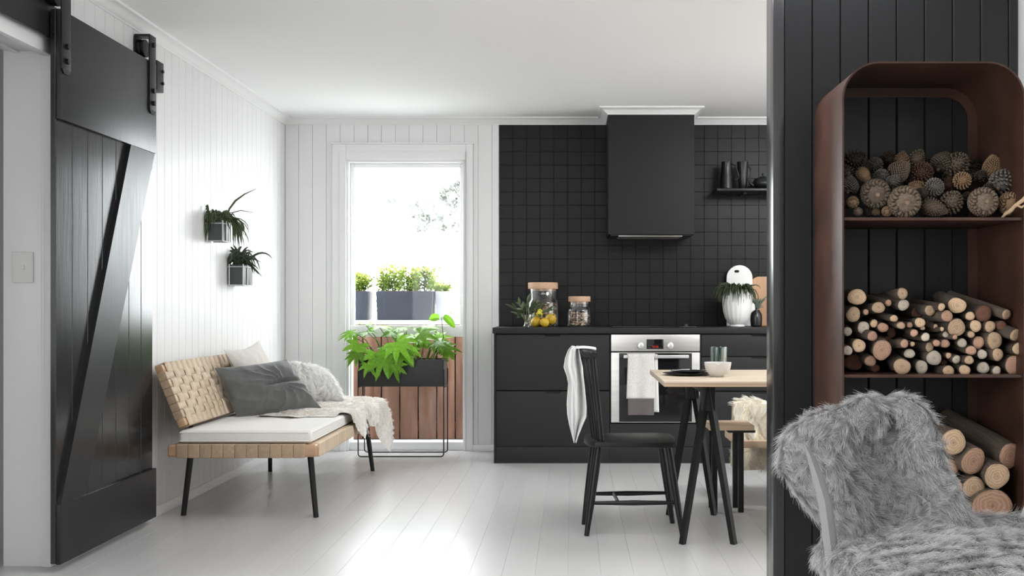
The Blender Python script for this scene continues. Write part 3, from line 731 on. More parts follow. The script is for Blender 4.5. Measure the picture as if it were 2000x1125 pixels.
# hide throw: follows pad, seat edge and then hangs
CREAM = mat('goat_hide', (.82, .80, .77), .9, col2=(.66, .58, .49), vscale=5, bump=.2, bscale=60)
def throw():
    mb = MB(); nu, nv = 46, 62; V = {}
    ztop = .4555
    def surf(s, y):
        # s: distance from the wall side outwards over the pad, then down
        edge = -1.285; x = -1.93+s
        fold = .016*math.sin(y*15+s*5)+.012*noise.noise(Vector((s*8, y*8, 2)))
        zt = ztop+max(0, .006+fold*.8)
        yend = 7.125
        if x <= edge: q = Vector((x, y, zt))
        else:
            d = x-edge; rnd = .03
            q = Vector((edge+min(d, rnd)*.8+.012+.040*math.sin(y*15+1.2)*min(1, d*6)+abs(fold), y, zt-max(0, d-rnd*.5)))
        if y > yend:
            d2 = y-yend; q.y = yend+min(d2, .05)*.8+.01+.02*math.sin(s*14)*min(1, d2*6); q.z -= max(0, d2-.02)
        return q
    def inside(s, y):
        # hide outline in the flat (s, y) plane
        near = 5.98+.03*math.sin(s*13)+.02*math.sin(s*29)
        if s < .17: near = 6.35
        if s > .60: near = 6.12
        far = 7.30+.05*math.sin(s*16)
        hang = .655+.105+.075*math.sin((y-6.18)*13)
        if 6.16 < y < 6.36: hang = .655+.17-abs(y-6.26)*1.0
        if 6.42 < y < 6.92: hang = .655+.115+.035*math.sin(y*22)
        if y >= 6.92: hang = .655+.36-abs(y-7.10)*1.0
        return s > .02 and near < y < far and s < hang
    for i in range(nu+1):
        for j in range(nv+1): 
            s, y = 1.08*i/nu, 5.90+1.47*j/nv
            V[i, j] = (s, y)
    vs = {}
    def g(i, j):
        if (i, j) not in vs: vs[i, j] = mb.bm.verts.new(surf(*V[i, j]))
        return vs[i, j]
    for i in range(nu):
        for j in range(nv):
            s, y = 1.08*(i+.5)/nu, 5.90+1.47*(j+.5)/nv
            if inside(s, y): mb.bm.faces.new((g(i, j), g(i+1, j), g(i+1, j+1), g(i, j+1)))
    bmesh.ops.smooth_vert(mb.bm, verts=[v for v in mb.bm.verts if v.is_boundary], factor=.5, use_axis_x=True, use_axis_y=True, use_axis_z=True)
    return mb
th = throw().build('hide_throw', CREAM, recalc=True)
tag(th, 'cream and tan goat hide throw spilling over the end of the daybed', 'throw')
th.modifiers.new('sub', 'SUBSURF').levels = 1
CHAIR_ = hair_mat('cream_hide_hair', (.88, .85, .80), (.95, .94, .92))
fur('hair_pile', [th], 15000, .022, CHAIR_, th, comb=(.3, -.2, -.5), lift=.35, clump=.45, per=20, radius=.0009, seed=5, jit=.2)

# ------------------------------------------------------------------ plant stand
ps = thing('plant_stand', 'black plant box on thin wire legs with a leafy green plant, before the glazed door', 'planter', (-1.22, 7.76, 0))
bx0, bx1, by0, by1, bz0, bz1 = at(700, 0, 7.643).x, at(866, 0, 7.643).x, 7.643, 7.880, .502, .694
b = MB(); tk = .006
b.box(bx0, bx1, by0, by0+tk, bz0, bz1, .001); b.box(bx0, bx1, by1-tk, by1, bz0, bz1, .001); b.box(bx0, bx0+tk, by0, by1, bz0, bz1, .001); b.box(bx1-tk, bx1, by0, by1, bz0, bz1, .001); b.box(bx0, bx1, by0, by1, bz0, bz0+tk)
b.build('box', mat('black_plant_box', (.016, .016, .018), .42), ps)
MB().box(bx0+tk, bx1-tk, by0+tk, by1-tk, bz1-.05, bz1-.02).build('soil', MATS['soil'], ps)
WB = mat('wire_black', (.02, .018, .018), .4)
for yy in (by0, by1):
    r = .02; pts = [(bx0-.002, yy, bz0+.12), (bx0-.002, yy, r*1.2)]
    for k in range(1, 6): a = math.pi/2*k/5; pts.append((bx0-.002+r*(1-math.cos(a)), yy, .005+r*(1-math.sin(a))))
    for k in range(0, 6): a = math.pi/2*k/5; pts.append((bx1+.002-r*(1-math.sin(a)), yy, .005+r*(1-math.cos(a))))
    pts.append((bx1+.002, yy, bz0+.12))
    MB().tube(pts, .0045, 8).build('wire_leg_loop', WB, ps)
MB().tube([(bx1+.002, by0, bz0-.005), (bx1+.002, by1, bz0-.005)], .0045, 8).build('cross_wire', WB, ps); MB().tube([(bx0-.002, by0, bz0-.005), (bx0-.002, by1, bz0-.005)], .0045, 8).build('cross_wire', WB, ps)
FAT = mat('glossy_fatsia_leaf', (.19, .42, .03), .33, rnd=.35, var=.2, vscale=8, trans=.5)
def fatsia(nl, seed):
    rg = random.Random(seed); mb = MB(); bm = mb.bm
    def pt(r, a, lift=0):
        return Vector((r*math.sin(a), r*math.cos(a), -.30*r*r+lift))
    cen = bm.verts.new((0, 0, .02)); span = R(115); st = 2*span/(nl-1)
    ls = []
    for k in range(nl):
        a = -span+st*k; l = 1.0-.40*abs(a)/span; l *= rg.uniform(.92, 1.06)
        ls.append((a, l))
    sinus = [bm.verts.new(pt(.16, -span-st*.55))]+[bm.verts.new(pt(.36+.03*rg.random(), (ls[k][0]+ls[k+1][0])/2, .02)) for k in range(nl-1)]+[bm.verts.new(pt(.16, span+st*.55))]
    for k, (a, l) in enumerate(ls):
        w_ = .115
        m1 = bm.verts.new(pt(l*.48, a, .0)); m2 = bm.verts.new(pt(l*.75, a, -.02)); tip = bm.verts.new(pt(l, a, -.05))
        s1 = bm.verts.new(pt(l*.60, a-w_/(l*.60), .035)); s2 = bm.verts.new(pt(l*.60, a+w_/(l*.60), .035))
        t1 = bm.verts.new(pt(l*.80, a-.075/(l*.8), .01)); t2 = bm.verts.new(pt(l*.80, a+.075/(l*.8), .01))
        for fc in ((cen, sinus[k], m1), (cen, m1, sinus[k+1]), (sinus[k], s1, m1), (m1, s2, sinus[k+1]), (m1, s1, m2), (m1, m2, s2), (s1, t1, m2), (m2, t2, s2), (t1, tip, m2), (m2, tip, t2)): bm.faces.new(fc)
    return mb.mesh('leaf', FAT, recalc=False, sharp=9)
LM = [fatsia(7, 1), fatsia(8, 2), fatsia(7, 3), fatsia(6, 4)]
rg = random.Random(4); stems = MB()
# (px, py, Y, radius m, facing: tilt of the blade, pointing direction in the picture in degrees, 0 = up)
LV = [(735, 690, 7.62, .17, 40, 185), (775, 668, 7.58, .20, 50, 150), (700, 672, 7.66, .15, 35, 215), (718, 650, 7.72, .14, 55, 330), (690, 648, 7.7, .12, 60, 265),
      (750, 700, 7.56, .17, 30, 190), (770, 712, 7.58, .13, 25, 180), (820, 652, 7.7, .17, 60, 60), (850, 668, 7.72, .14, 45, 110), (850, 674, 7.80, .13, 50, 120),
      (868, 678, 7.78, .13, 55, 95), (798, 684, 7.60, .15, 35, 170), (792, 640, 7.78, .13, 62, 340), (742, 640, 7.8, .14, 65, 350), (765, 655, 7.75, .15, 55, 30),
      (835, 640, 7.8, .13, 65, 45), (684, 655, 7.78, .11, 55, 280), (698, 690, 7.64, .12, 40, 200), (782, 690, 7.56, .16, 32, 175), (760, 680, 7.7, .15, 45, 240),
      (815, 663, 7.82, .13, 55, 60), (712, 632, 7.82, .10, 65, 10), (855, 660, 7.84, .12, 60, 70), (720, 712, 7.6, .12, 30, 190), (872, 688, 7.84, .09, 45, 130), (808, 668, 7.82, .16, 55, 20)]
for i, (px, py, Y, r, tilt, dr) in enumerate(LV):
    tilt += rg.uniform(-22, 22); dr += rg.uniform(-18, 18)
    c = at(px, py, Y)
    d = Vector((math.sin(R(dr)), 0, math.cos(R(dr)))); v = Vector((0, -1, 0))            # towards the viewer's side of the plant
    n_ = (v*math.cos(R(tilt))+Vector((0, 0, 1))*math.sin(R(tilt))).normalized()
    d = (d-n_*d.dot(n_)).normalized(); s_ = d.cross(n_)
    M = Matrix((s_*r, d*r, n_*r)).transposed().to_4x4()
    o = inst(LM[i % 4], 'leaf', ps, (0, 0, 0)); M.translation = c-ORI[ps.name]; o.matrix_local = M
    b0 = Vector((bx0+.06+(bx1-bx0-.12)*((px-662)/228), 7.76, bz1-.03)); stems.tube([b0, b0.lerp(c, .5)+Vector((0, .02, .05)), c], [.005, .004, .003], 6)
# two tall leaves on the right
TL = MB()
for q, e in (((858, 622), (838, 624)), ((866, 618), (888, 640))):
    a = at(*q, 7.74); bq = at(*e, 7.72); strap(TL, [a, a.lerp(bq, .3)+Vector((0, -.01, .015)), a.lerp(bq, .7), bq], .032, 10)
TL.build('tall_leaf', FAT, ps, recalc=False)
stems.tube([(-1.05, 7.78, .66), at(866, 660, 7.75), at(862, 620, 7.74)], [.005, .004, .003], 6)
stems.build('stems', mat('plant_stem', (.10, .17, .03), .5), ps, kind='stuff')

# ------------------------------------------------------------------ kitchen run
KY = 7.343
kx = lambda px: (px-HX)/F*KY
kz = lambda py: HC-(py-HY)/F*KY
def front(x0, x1, z0, z1, parent, name='drawer', notch=True):
    m = (x0+x1)/2; w_ = .056
    poly = [(x0, z0), (x1, z0), (x1, z1)]
    if notch: poly += [(m+w_, z1), (m+w_-.006, z1-.013), (m-w_+.006, z1-.013), (m-w_, z1)]
    poly += [(x0, z1)]
    o = MB().prism(poly, 'y', KY, KY+.019, .0012).build(name, CAB, parent)
    if notch: MB().box(m-w_, m+w_, KY+.013, KY+.0185, z1-.014, z1+.0005).build('finger_slot', CABIN, o)
    return o
def cabinet(px0, px1, rows, label, group='charcoal kitchen base units'):
    x0, x1 = kx(px0), kx(px1)
    t = thing('base_cabinet', label, 'cabinet', ((x0+x1)/2, 7.65, 0), group)
    MB().box(x0, x1, KY+.020, 7.97, .105, .886).build('carcass', CABIN, t)
    MB().box(x0, x1, KY+.004, KY+.022, 0, .112, .001).build('plinth', CAB, t)
    for a, b in rows: front(x0+.0015, x1-.0015, kz(b), kz(a), t)
    return t
cabinet(968.5, 1190.5, ((654, 762), (764.5, 872)), 'charcoal two-drawer base unit at the free end of the counter')
ep = MB().box(kx(964.5), kx(968), KY-.002, 7.975, 0, .886, .001).build('end_panel', CAB); tag(ep, 'charcoal end panel closing the counter beside the glazed door', 'panel')
oc = thing('oven_cabinet', 'charcoal oven housing with a plain front below the oven', 'cabinet', ((kx(1190)+kx(1369))/2, 7.65, 0), 'charcoal kitchen base units')
MB().box(kx(1191), kx(1192.6), KY+.002, 7.97, .105, .886).build('side_panel', CAB, oc); MB().box(kx(1367.4), kx(1369.5), KY+.002, 7.97, .105, .886).build('side_panel', CAB, oc)
front(kx(1191.5), kx(1369), kz(872), kz(828), oc, 'lower_front', False)
MB().box(kx(1191), kx(1369.5), KY+.004, KY+.022, 0, .112, .001).build('plinth', CAB, oc)
MB().box(kx(1193), kx(1367), KY+.022, 7.96, kz(829), kz(826.5)).build('shelf', CABIN, oc)
cabinet(1370, 1596, ((654, 695.5), (697.5, 763), (765.5, 872)), 'charcoal three-drawer base unit beyond the oven')
cabinet(1597, 1826, ((654, 695.5), (697.5, 763), (765.5, 872)), 'charcoal three-drawer base unit at the far end, behind the partition')
wt = MB().box(kx(962), 3.0, KY-.012, 7.982, .887, .927, .003).build('worktop', CAB); tag(wt, 'long charcoal worktop on the kitchen base units', 'worktop')

ov = thing('oven', 'built-in stainless steel oven with black glass door', 'oven', ((kx(1193)+kx(1367))/2, 7.6, kz(825)))
X0, X1 = kx(1193.5), kx(1366.5)
MB().box(X0+.006, X1-.006, KY+.03, 7.9, kz(824), kz(655)).build('body', STEELB, ov)
MB().box(X0, X1, KY-.012, KY+.03, kz(686), kz(653.5), .003).build('control_panel', STEEL, ov)
dr = MB().box(X0, X1, KY-.010, KY+.03, kz(825), kz(688.5), .003).build('door', STEEL, ov)
MB().box(kx(1209), kx(1351), KY-.013, KY-.009, kz(823.5), kz(689.5), .001).build('glass', OVGL, dr)
hd = MB(); zc = kz(696); hd.box(kx(1217), kx(1344), KY-.055, KY-.038, zc-.011, zc+.011, .005, 3)
for q in (1228, 1333): hd.box(kx(q)-.008, kx(q)+.008, KY-.045, KY-.010, zc-.008, zc+.008, .002)
hd.build('handle', mat('satin_handle', (.72, .72, .71), .3, metal=.7), dr)
MB().box(kx(1262.5), kx(1295.5), KY-.0135, KY-.0115, kz(681.5), kz(662.5), .0008).build('display', OVGL, ov)
RED = bpy.data.materials.new('red_digits'); RED.use_nodes = True
RED.node_tree.nodes['Principled BSDF'].inputs['Base Color'].default_value = (.25, .01, .01, 1)
RED.node_tree.nodes['Principled BSDF'].inputs['Emission Color'].default_value = (1, .05, .04, 1); RED.node_tree.nodes['Principled BSDF'].inputs['Emission Strength'].default_value = .5
dg = MB()
for k, q in enumerate((1275.2, 1278, 1281.6, 1284.4)):
    x = kx(q); z = kz(677)
    for dx, dz, w_, h_ in ((0, .0055, .0028, .0007), (0, -.0055, .0028, .0007), (-.0028, .0028, .0007, .0024), (.0028, .0028, .0007, .0024), (.0028, -.0028, .0007, .0024), (-.0028, -.0028, .0007, .0024)):
        dg.box(x+dx-w_, x+dx+w_, KY-.0139, KY-.0134, z+dz-h_, z+dz+h_)
dg.build('digits', RED, ov)
for q in (1250.5, 1308.5):
    x, z = kx(q), kz(675)
    kb = MB(); kb.tube([(x, KY-.012, z), (x, KY-.018, z), (x, KY-.036, z), (x, KY-.038, z)], [.024, .021, .019, .015], 24); k_ = kb.build('knob', mat('satin_handle', (.72, .72, .71)), ov)
    MB().box(x-.003, x+.003, KY-.046, KY-.037, z-.017, z+.017, .001).build('grip', mat('satin_handle', (.7, .7, .7)), k_)
hob = thing('hob', 'black glass hob set into the worktop above the oven', 'hob', (.55, 7.62, .927))
MB().box(kx(1196)-.0, kx(1362), 7.40, 7.90, .9275, .932, .002).build('glass_plate', OVGL, hob)
MB().lathe([(.018, 0), (.017, .016), (.012, .02)], (.80, 7.60, .932), 16).build('control_knob', BLKC, hob)

# towel over the oven handle
tw = thing('oven_towel', 'oat tea towel with a dark grey-brown end hanging on the oven handle', 'towel', (kx(1250), KY-.06, kz(800)))
def hang(px0, px1, yt, yb, Y, m, name, parent, amp=.003, fr=60, taper=0, ph=0):
    mb = MB()
    def fn(u, v):
        x = kx(px0+(px1-px0)*u)+taper*(v-.5)*(u-.5); z = kz(yt+(yb-yt)*v)
        return Vector((x, Y+amp*math.sin(x*fr+ph)*(.3+v)+.002*noise.noise(Vector((x*20, 0, z*12))), z))
    mb.grid(fn, 24, 24); return mb.build(name, m, parent, recalc=False, solid=.004)
hang(1224, 1277, 691.5, 777, KY-.064, LGTOWEL, 'front_fall', tw, taper=.02)
hang(1225, 1276, 777, 809, KY-.063, DKTOWEL, 'dark_end', tw)
hang(1230, 1285, 691.5, 804, KY-.030, COTTON, 'back_fall', tw, .004, 50, .02)
MB().box(kx(1224), kx(1278), KY-.066, KY-.028, kz(692), kz(690), .001).build('fold', LGTOWEL, tw)

# range hood
hd = thing('range_hood', 'tall charcoal box range hood over the hob', 'range hood', ((HXa+HXb)/2, 7.77, 1.578))
MB().box(HXa, HXb, HYf, 7.975, 1.578, 2.452, .003).build('hood_box', HOODM, hd)
MB().box(at(1208, 0, 7.6).x, at(1333, 0, 7.6).x, 7.60, 7.90, 1.566, 1.5785, .003).build('filter', STEEL, hd)
MB().box(HXa+.02, HXb-.02, 7.58, 7.95, 1.572, 1.5785, .001).build('underside_plate', BLKC, hd)

# shelf and black pots
sx0 = 1.034; sz = 1.918
sf = thing('wall_shelf', 'thin black shelf on the tiled wall to the right of the hood', 'shelf', (1.6, 7.85, 1.9))
MB().box(sx0, 2.1, 7.70, 7.983, sz-.018, sz, .002).build('board', BLKC, sf)
for q in (1.25, 1.9): MB().box(q-.012, q+.012, 7.80, 7.983, sz-.030, sz-.018, .002).build('bracket', BLKC, sf)
def jug(px, wb_, wt_, label):
    c = at(px, 370, 7.8); h_ = .20
    t = thing('jug', label, 'jug', (c.x, 7.8, sz), 'black pots on the wall shelf')
    MB().lathe([(.01, 0.004), (wb_-.006, .0), (wb_, .008), ((wb_+wt_)/2, h_*.5), (wt_, h_-.01), (wt_+.003, h_), (wt_-.004, h_), (wt_-.01, h_*.5), (.01, .02)], (c.x, 7.8, sz+.001), 28).build('body', BLKC, t)
    hx = c.x+wt_-.004
    return t, c, hx
t, c, hx = jug(1419, .050, .036, 'black tapered jug with a slanting handle, at the open end of the shelf')
MB().tube([(hx, 7.79, sz+.19), (hx+.03, 7.785, sz+.175), (hx+.045, 7.785, sz+.13), (hx+.058, 7.785, sz+.085), (hx+.02, 7.79, sz+.07)], .006, 8).build('handle', BLKC, t)
t, c, hx = jug(1450.5, .029, .040, 'black straight-sided jug between the tapered jug and the teapot')
MB().tube([(hx, 7.79, sz+.17), (hx+.02, 7.787, sz+.15), (hx+.022, 7.787, sz+.10), (hx-.006, 7.79, sz+.06)], .005, 8).build('handle', BLKC, t)
tpx = at(1490, 360, 7.8).x
t = thing('teapot', 'black teapot on the wall shelf, half hidden by the partition', 'teapot', (tpx, 7.8, sz), 'black pots on the wall shelf')
MB().lathe([(.03, 0.001), (.05, .006), (.074, .035), (.076, .05), (.06, .078), (.03, .088)], (tpx, 7.8, sz), 28).build('body', BLKC, t)
MB().lathe([(.032, 0), (.02, .008), (.005, .012), (.008, .022), (.010, .028), (.004, .034)], (tpx, 7.8, sz+.087), 18).build('lid', BLKC, t)
MB().tube([(tpx-.068, 7.79, sz+.03), (tpx-.09, 7.79, sz+.045), (tpx-.112, 7.79, sz+.078)], [.016, .011, .006], 10).build('spout', BLKC, t)
MB().tube([(tpx+.06, 7.79, sz+.07), (tpx+.10, 7.79, sz+.07), (tpx+.105, 7.79, sz+.035), (tpx+.07, 7.79, sz+.02)], .006, 8).build('handle', BLKC, t)

# jars
NUTS = [mat('nut_tan', (.58, .37, .23), .6, rnd=.3, var=.3, vscale=40), mat('nut_dark', (.10, .05, .04), .6, rnd=.3, var=.3, vscale=40), mat('nut_pale', (.74, .60, .46), .6, var=.2, vscale=40)]
CZt = .928
def jar(pc, Y, r, rn, hb, hn, hl, fill, label, seed, mix):
    c = at(pc, 637, Y); t = thing('storage_jar', label, 'jar', (c.x, Y, CZt), 'cork-lidded glass jars')
    MB().lathe([(r*.9, .0), (r*.985, .006), (r, .014), (r, hb-.03), (r*.97, hb-.014), (rn, hb), (rn*.985, hb+hn)], (c.x, Y, CZt), 36, cap=False).build('glass_body', GLS, t)
    MB().lathe([(.001, .002), (r*.9, .002), (r*.9, .006), (.001, .006)], (c.x, Y, CZt), 24, cap=False).build('glass_base', GLS, t)
    z = CZt+hb+hn
    MB().lathe([(rn-.004, -.014), (rn-.004, 0), (rn+.008, .0), (rn+.010, .004), (rn+.010, hl-.004), (rn+.007, hl)], (c.x, Y, z), 36).build('cork_lid', CORK, t)
    rg = random.Random(seed); mbs = [MB(), MB(), MB()]
    for i in range(int(fill/.016)):
        for k in range(24):
            a = rg.uniform(0, 6.28); rr = (r-.016)*rg.uniform(.55, .97); p_ = (c.x+rr*math.cos(a), Y+rr*math.sin(a), CZt+.016+i*.0155+rg.uniform(-.004, .004))
            w_ = rg.choices((0, 1, 2), mix)[0]; s = rg.uniform(.8, 1.2)
            mbs[w_].ball(p_, .0105*s, 1, (rg.uniform(.8, 1.5), rg.uniform(.8, 1.3), rg.uniform(.6, 1)))
    for k in range(3):
        if len(mbs[k].bm.verts): mbs[k].build(('brown_nuts', 'dark_berries', 'pale_nuts')[k], NUTS[k], t, kind='stuff')
jar(1060.5, 7.76, .112, .098, .195, .075, .046, .165, 'tall cork-lidded glass jar half full of nuts behind the lemons', 3, (6, 2, 1))
jar(1131.5, 7.72, .086, .070, .140, .038, .038, .10, 'short cork-lidded glass jar of mixed nuts and berries', 5, (3, 2.2, 4))

# lemons and leafy sprig
LEM = mat('lemon_skin', (.66, .43, .035), .42, var=.12, vscale=20, bump=.08, bscale=150, rnd=.15)
LEM2 = mat('lemon_bright', (.78, .70, .06), .42, var=.1, vscale=20, bump=.08, bscale=150)
def lemon(px, py, Y, r, m, label, rot):
    c = at(px, py, Y); l = MB().lathe([(.001, -1.22), (.12, -1.2), (.2, -1.1), (.55, -.86), (.85, -.5), (1, 0), (.85, .5), (.55, .86), (.2, 1.08), (.001, 1.12)], n=20, cap=False)
    me = l.mesh('lemon', m, sharp=9); o = bpy.data.objects.new('lemon', me); C.objects.link(o); o.location = c; o.scale = (r, r, r); o.rotation_euler = rot
    tag(o, label, 'lemon', 'lemons by the tall jar')
    s = MB().tube([(0, 0, 1.05), (0, 0, 1.2)], .1, 6).build('stalk', mat('lemon_stalk', (.12, .13, .04)), None); s.parent = o
lemon(1046.5, 629, 7.58, .037, LEM, 'lemon on the worktop at the window end of the lemon group', (R(80), 0, R(10)))
lemon(1063.5, 630, 7.54, .034, LEM, 'lemon standing between the other two lowest lemons', (R(70), 0, R(-30)))
lemon(1076, 623.5, 7.60, .041, LEM, 'orange-yellow lemon nearest to the nuts in the tall jar', (R(40), R(30), 0))
lemon(1052, 611, 7.56, .032, LEM2, 'bright yellow lemon on top of the others', (R(60), R(40), 0))
lv = thing('glass_vase', 'small glass vase with a leafy lemon sprig at the window end of the worktop', 'vase', (at(1028, 0, 7.55).x, 7.55, CZt))
vx = at(1028, 0, 7.55).x
MB().lathe([(.018, .001), (.022, .006), (.012, .02), (.011, .04), (.021, .07), (.024, .085)], (vx, 7.55, CZt), 20, cap=False).build('glass', GLS, lv)
sp = MB(); lf = MB(); rg = random.Random(9)
for e in ((1006, 606), (1015, 596), (1030, 588), (1046, 594), (1060, 596), (1072, 606), (1012, 616), (1040, 604)):
    a = Vector((vx, 7.55, CZt+.02)); q = at(*e, 7.55+rg.uniform(-.03, .03)); m_ = a.lerp(q, .5)+Vector((0, 0, .03)); sp.tube([a, m_, q], [.0025, .002, .0015], 5)
    for k in range(5):
        c = a.lerp(m_, .8).lerp(q, k/4); d = (q-a).normalized()+Vector((rg.gauss(0, .6), rg.gauss(0, .5), rg.gauss(0, .5))); strap(lf, [c, c+d*.015+Vector((0, 0, .01)), c+d*.045], .011, 5)
sp.build('twig', mat('lemon_stalk', (.1, .1, .04)), lv); lf.build('leaves', mat('lemon_leaf', (.075, .105, .045), .35, var=.3, vscale=30, trans=.2), lv, kind='stuff', recalc=False)

# white vase with greenery, oval marble board, chopping board, black vase
VX, VY = at(1440, 0, 7.66).x, 7.66
vs = thing('white_vase', 'fluted white egg-shaped vase with a bunch of dark greenery', 'vase', (VX, VY, CZt))
mb = MB(); prof = [(.052, 0), (.055, .004), (.05, .014), (.066, .03), (.086, .065), (.098, .11), (.103, .16), (.104, .20), (.103, .235), (.098, .262)]; nn = 72; rings = []
for r, z in prof:
    rings.append([mb.bm.verts.new((VX+(r+(.0035*abs(math.cos(9*a_*.5*2)) if z > .02 else 0))*math.cos(a_), VY+(r+(.0035*abs(math.cos(9*a_)) if z > .02 else 0))*math.sin(a_), CZt+z)) for a_ in [2*math.pi*j/nn for j in range(nn)]])
for a, b in zip(rings, rings[1:]):
    for j in range(nn): mb.bm.faces.new((a[j], a[(j+1) % nn], b[(j+1) % nn], b[j]))
mb.bm.faces.new(rings[0][::-1]); mb.build('body', CERW, vs)
MB().tube([(VX+.085, VY-.01, CZt+.178), (VX+.108, VY-.012, CZt+.150), (VX+.112, VY-.012, CZt+.125), (VX+.09, VY-.01, CZt+.105)], [.012, .017, .015, .008], 12).build('lug', CERW, vs)
gr = MB(); rg = random.Random(31)
for i in range(210):
    a = rg.uniform(0, 6.28); ro = Vector((VX+.05*math.cos(a), VY+.05*math.sin(a), CZt+.24)); l = rg.uniform(.05, .13)
    d = Vector((math.cos(a)*l*rg.uniform(.4, 1.1)-.015, math.sin(a)*l*.8-.03, 0)); hh = rg.uniform(.02, .095); dp = rg.uniform(.02, .13)
    strap(gr, [ro, ro+d*.4+Vector((0, 0, hh)), ro+d*.8+Vector((0, 0, hh*.8)), ro+d*.9+Vector((0, 0, hh-dp))], .005, 5)
for e in ((1476, 580), (1470, 572), (1478, 590), (1474, 585), (1412, 575), (1424, 578), (1432, 580)):
    ro = Vector((VX, VY-.05, CZt+.26)); q = at(*e, VY-.08); strap(gr, [ro, ro.lerp(q, .4)+Vector((0, -.02, .07)), q+Vector((0, 0, .04)), q], .008, 8)
gr.build('greenery', mat('dark_greenery', (.030, .045, .014), .55, var=.4, vscale=30, trans=.15), vs, kind='stuff', recalc=False)
def oval(cx, cz, hw_, hh_, n=48): return [(cx+hw_*(abs(math.cos(t))**.75)*math.copysign(1, math.cos(t)), cz+hh_*math.sin(t)) for t in [2*math.pi*k/n for k in range(n)]]
ob = thing('oval_board', 'white oval board with a slot, propped behind the white vase', 'board', (at(1443, 0, 7.93).x, 7.93, CZt))
oc_ = at(1444, 0, 7.93).x; zt = HC+(HY-518)/F*7.93
o_ = MB().prism([(oc_-.095, CZt), (oc_+.095, CZt)]+[(oc_+.095*math.cos(math.pi*k/24), zt-.095+.095*math.sin(math.pi*k/24)) for k in range(25)], 'y', 7.915, 7.935, .003).build('slab', mat('white_marble', (.80, .795, .78), .4, var=.06, vscale=8), ob)
q = at(1439, 530, 7.915); MB().prism(oval(q.x, q.z, .018, .010, 20), 'y', 7.9135, 7.9155).build('slot', CABIN, ob)
cbd = thing('chopping_board', 'honey-coloured wooden chopping board leaning on the tiles beside the partition', 'board', (1.46, 7.94, CZt))
q = [(1.318, CZt), (1.318, 1.22)]
for k in range(9): a = math.pi-math.pi/2*k/8; q.append((1.378+.06*math.cos(a), 1.232+.06*math.sin(a)))
for k in range(9): a = math.pi/2-math.pi/2*k/8; q.append((1.56+.06*math.cos(a), 1.232+.06*math.sin(a)))
q.append((1.62, CZt)); MB().prism(q, 'y', 7.940, 7.960, .003).build('slab', mat('oak_board', (.56, .33, .19), .5, var=.12, vscale=4, stretch=(6, 1, .6)), cbd)
bv = thing('black_vase', 'small black vase with a grey-green sprig before the chopping board', 'vase', (at(1477, 0, 7.72).x, 7.72, CZt))
vx = at(1477, 0, 7.72).x
MB().lathe([(.034, 0), (.040, .006), (.043, .05), (.040, .09), (.026, .112), (.024, .12)], (vx, 7.72, CZt), 24).build('body', BLKC, bv)
gp = MB()
for i in range(44):
    ro = Vector((vx, 7.72, CZt+.115)); a = rg.uniform(0, 6.28); d = Vector((math.cos(a)*rg.uniform(.02, .09), math.sin(a)*.04, rg.uniform(.0, .11))); strap(gp, [ro, ro+d*.5+Vector((0, 0, .03)), ro+d], .006, 5)
gp.build('sprig', mat('sage_sprig', (.13, .16, .13), .6, var=.2), bv, kind='stuff', recalc=False)

# ------------------------------------------------------------------ dining furniture
def dining_chair(label):
    t = thing('dining_chair', label, 'chair', (.28, 5.16, 0))
    pts = [(.075, 5.03), (.105, 4.985), (.44, 4.965), (.485, 4.99), (.495, 5.17), (.485, 5.34), (.44, 5.365), (.09, 5.345), (.062, 5.30), (.055, 5.17)]
    s = MB().prism(pts, 'z', .415, .442, .007); 
    s.build('seat', BLACKW, t)
    for nm, b, tp_ in (('leg', (.066, 5.02, 0), (.125, 5.05, .42)), ('leg', (.056, 5.285, 0), (.108, 5.27, .42)), ('leg', (.515, 5.04, 0), (.448, 5.035, .42)), ('leg', (.495, 5.315, 0), (.432, 5.29, .42))):
        b = Vector(b); tp_ = Vector(tp_)
        MB().tube([b, b.lerp(tp_, .35), b.lerp(tp_, .7), tp_], [.0115, .0165, .0185, .0165], 12).build(nm, BLACKW, t)
    L = lambda b, tp_, f: Vector(b).lerp(Vector(tp_), f)
    n1, n2 = L((.066, 5.02, 0), (.125, 5.05, .42), .36), L((.515, 5.04, 0), (.448, 5.035, .42), .36)
    f1, f2 = L((.056, 5.285, 0), (.108, 5.27, .42), .36), L((.495, 5.315, 0), (.432, 5.29, .42), .36)
    MB().tube([n1, n1.lerp(n2, .5), n2], [.008, .0125, .008], 10).build('side_stretcher', BLACKW, t); MB().tube([f1, f1.lerp(f2, .5), f2], [.008, .0125, .008], 10).build('side_stretcher', BLACKW, t)
    MB().tube([n1.lerp(n2, .32), f1.lerp(f2, .32)], .008, 10).build('cross_stretcher', BLACKW, t)
    N_ = 7
    def top(w): return Vector((.045+.050*(2*w-1)**2, 5.005+.335*w, .845))
    for k in range(N_):
        w = k/(N_-1); b = Vector((.100+.035*(2*w-1)**2, 5.025+.29*w, .435)); e = k in (0, N_-1)
        MB().tube([b, b.lerp(top(w), .5), top(w)], [.016, .015, .013] if e else [.0085, .0095, .0075], 10).build('back_post' if e else 'spindle', BLACKW, t)
    cr = MB()
    def fn(u, v):
        q = top(-.05+1.10*u); a = v*2*math.pi
        hh = .022-.006*abs(2*u-1)**3
        return q+Vector((.013*math.cos(a)-(.008*math.sin(a)), 0, hh*math.sin(a)))
    cr.grid(fn, 24, 14); bmesh.ops.remove_doubles(cr.bm, verts=cr.bm.verts, dist=.0003); bmesh.ops.holes_fill(cr.bm, edges=cr.bm.edges)
    cr.build('crest_rail', BLACKW, t)
    return t
ch1 = dining_chair('black spindle-back dining chair at the end of the pale table')
cl = MB()
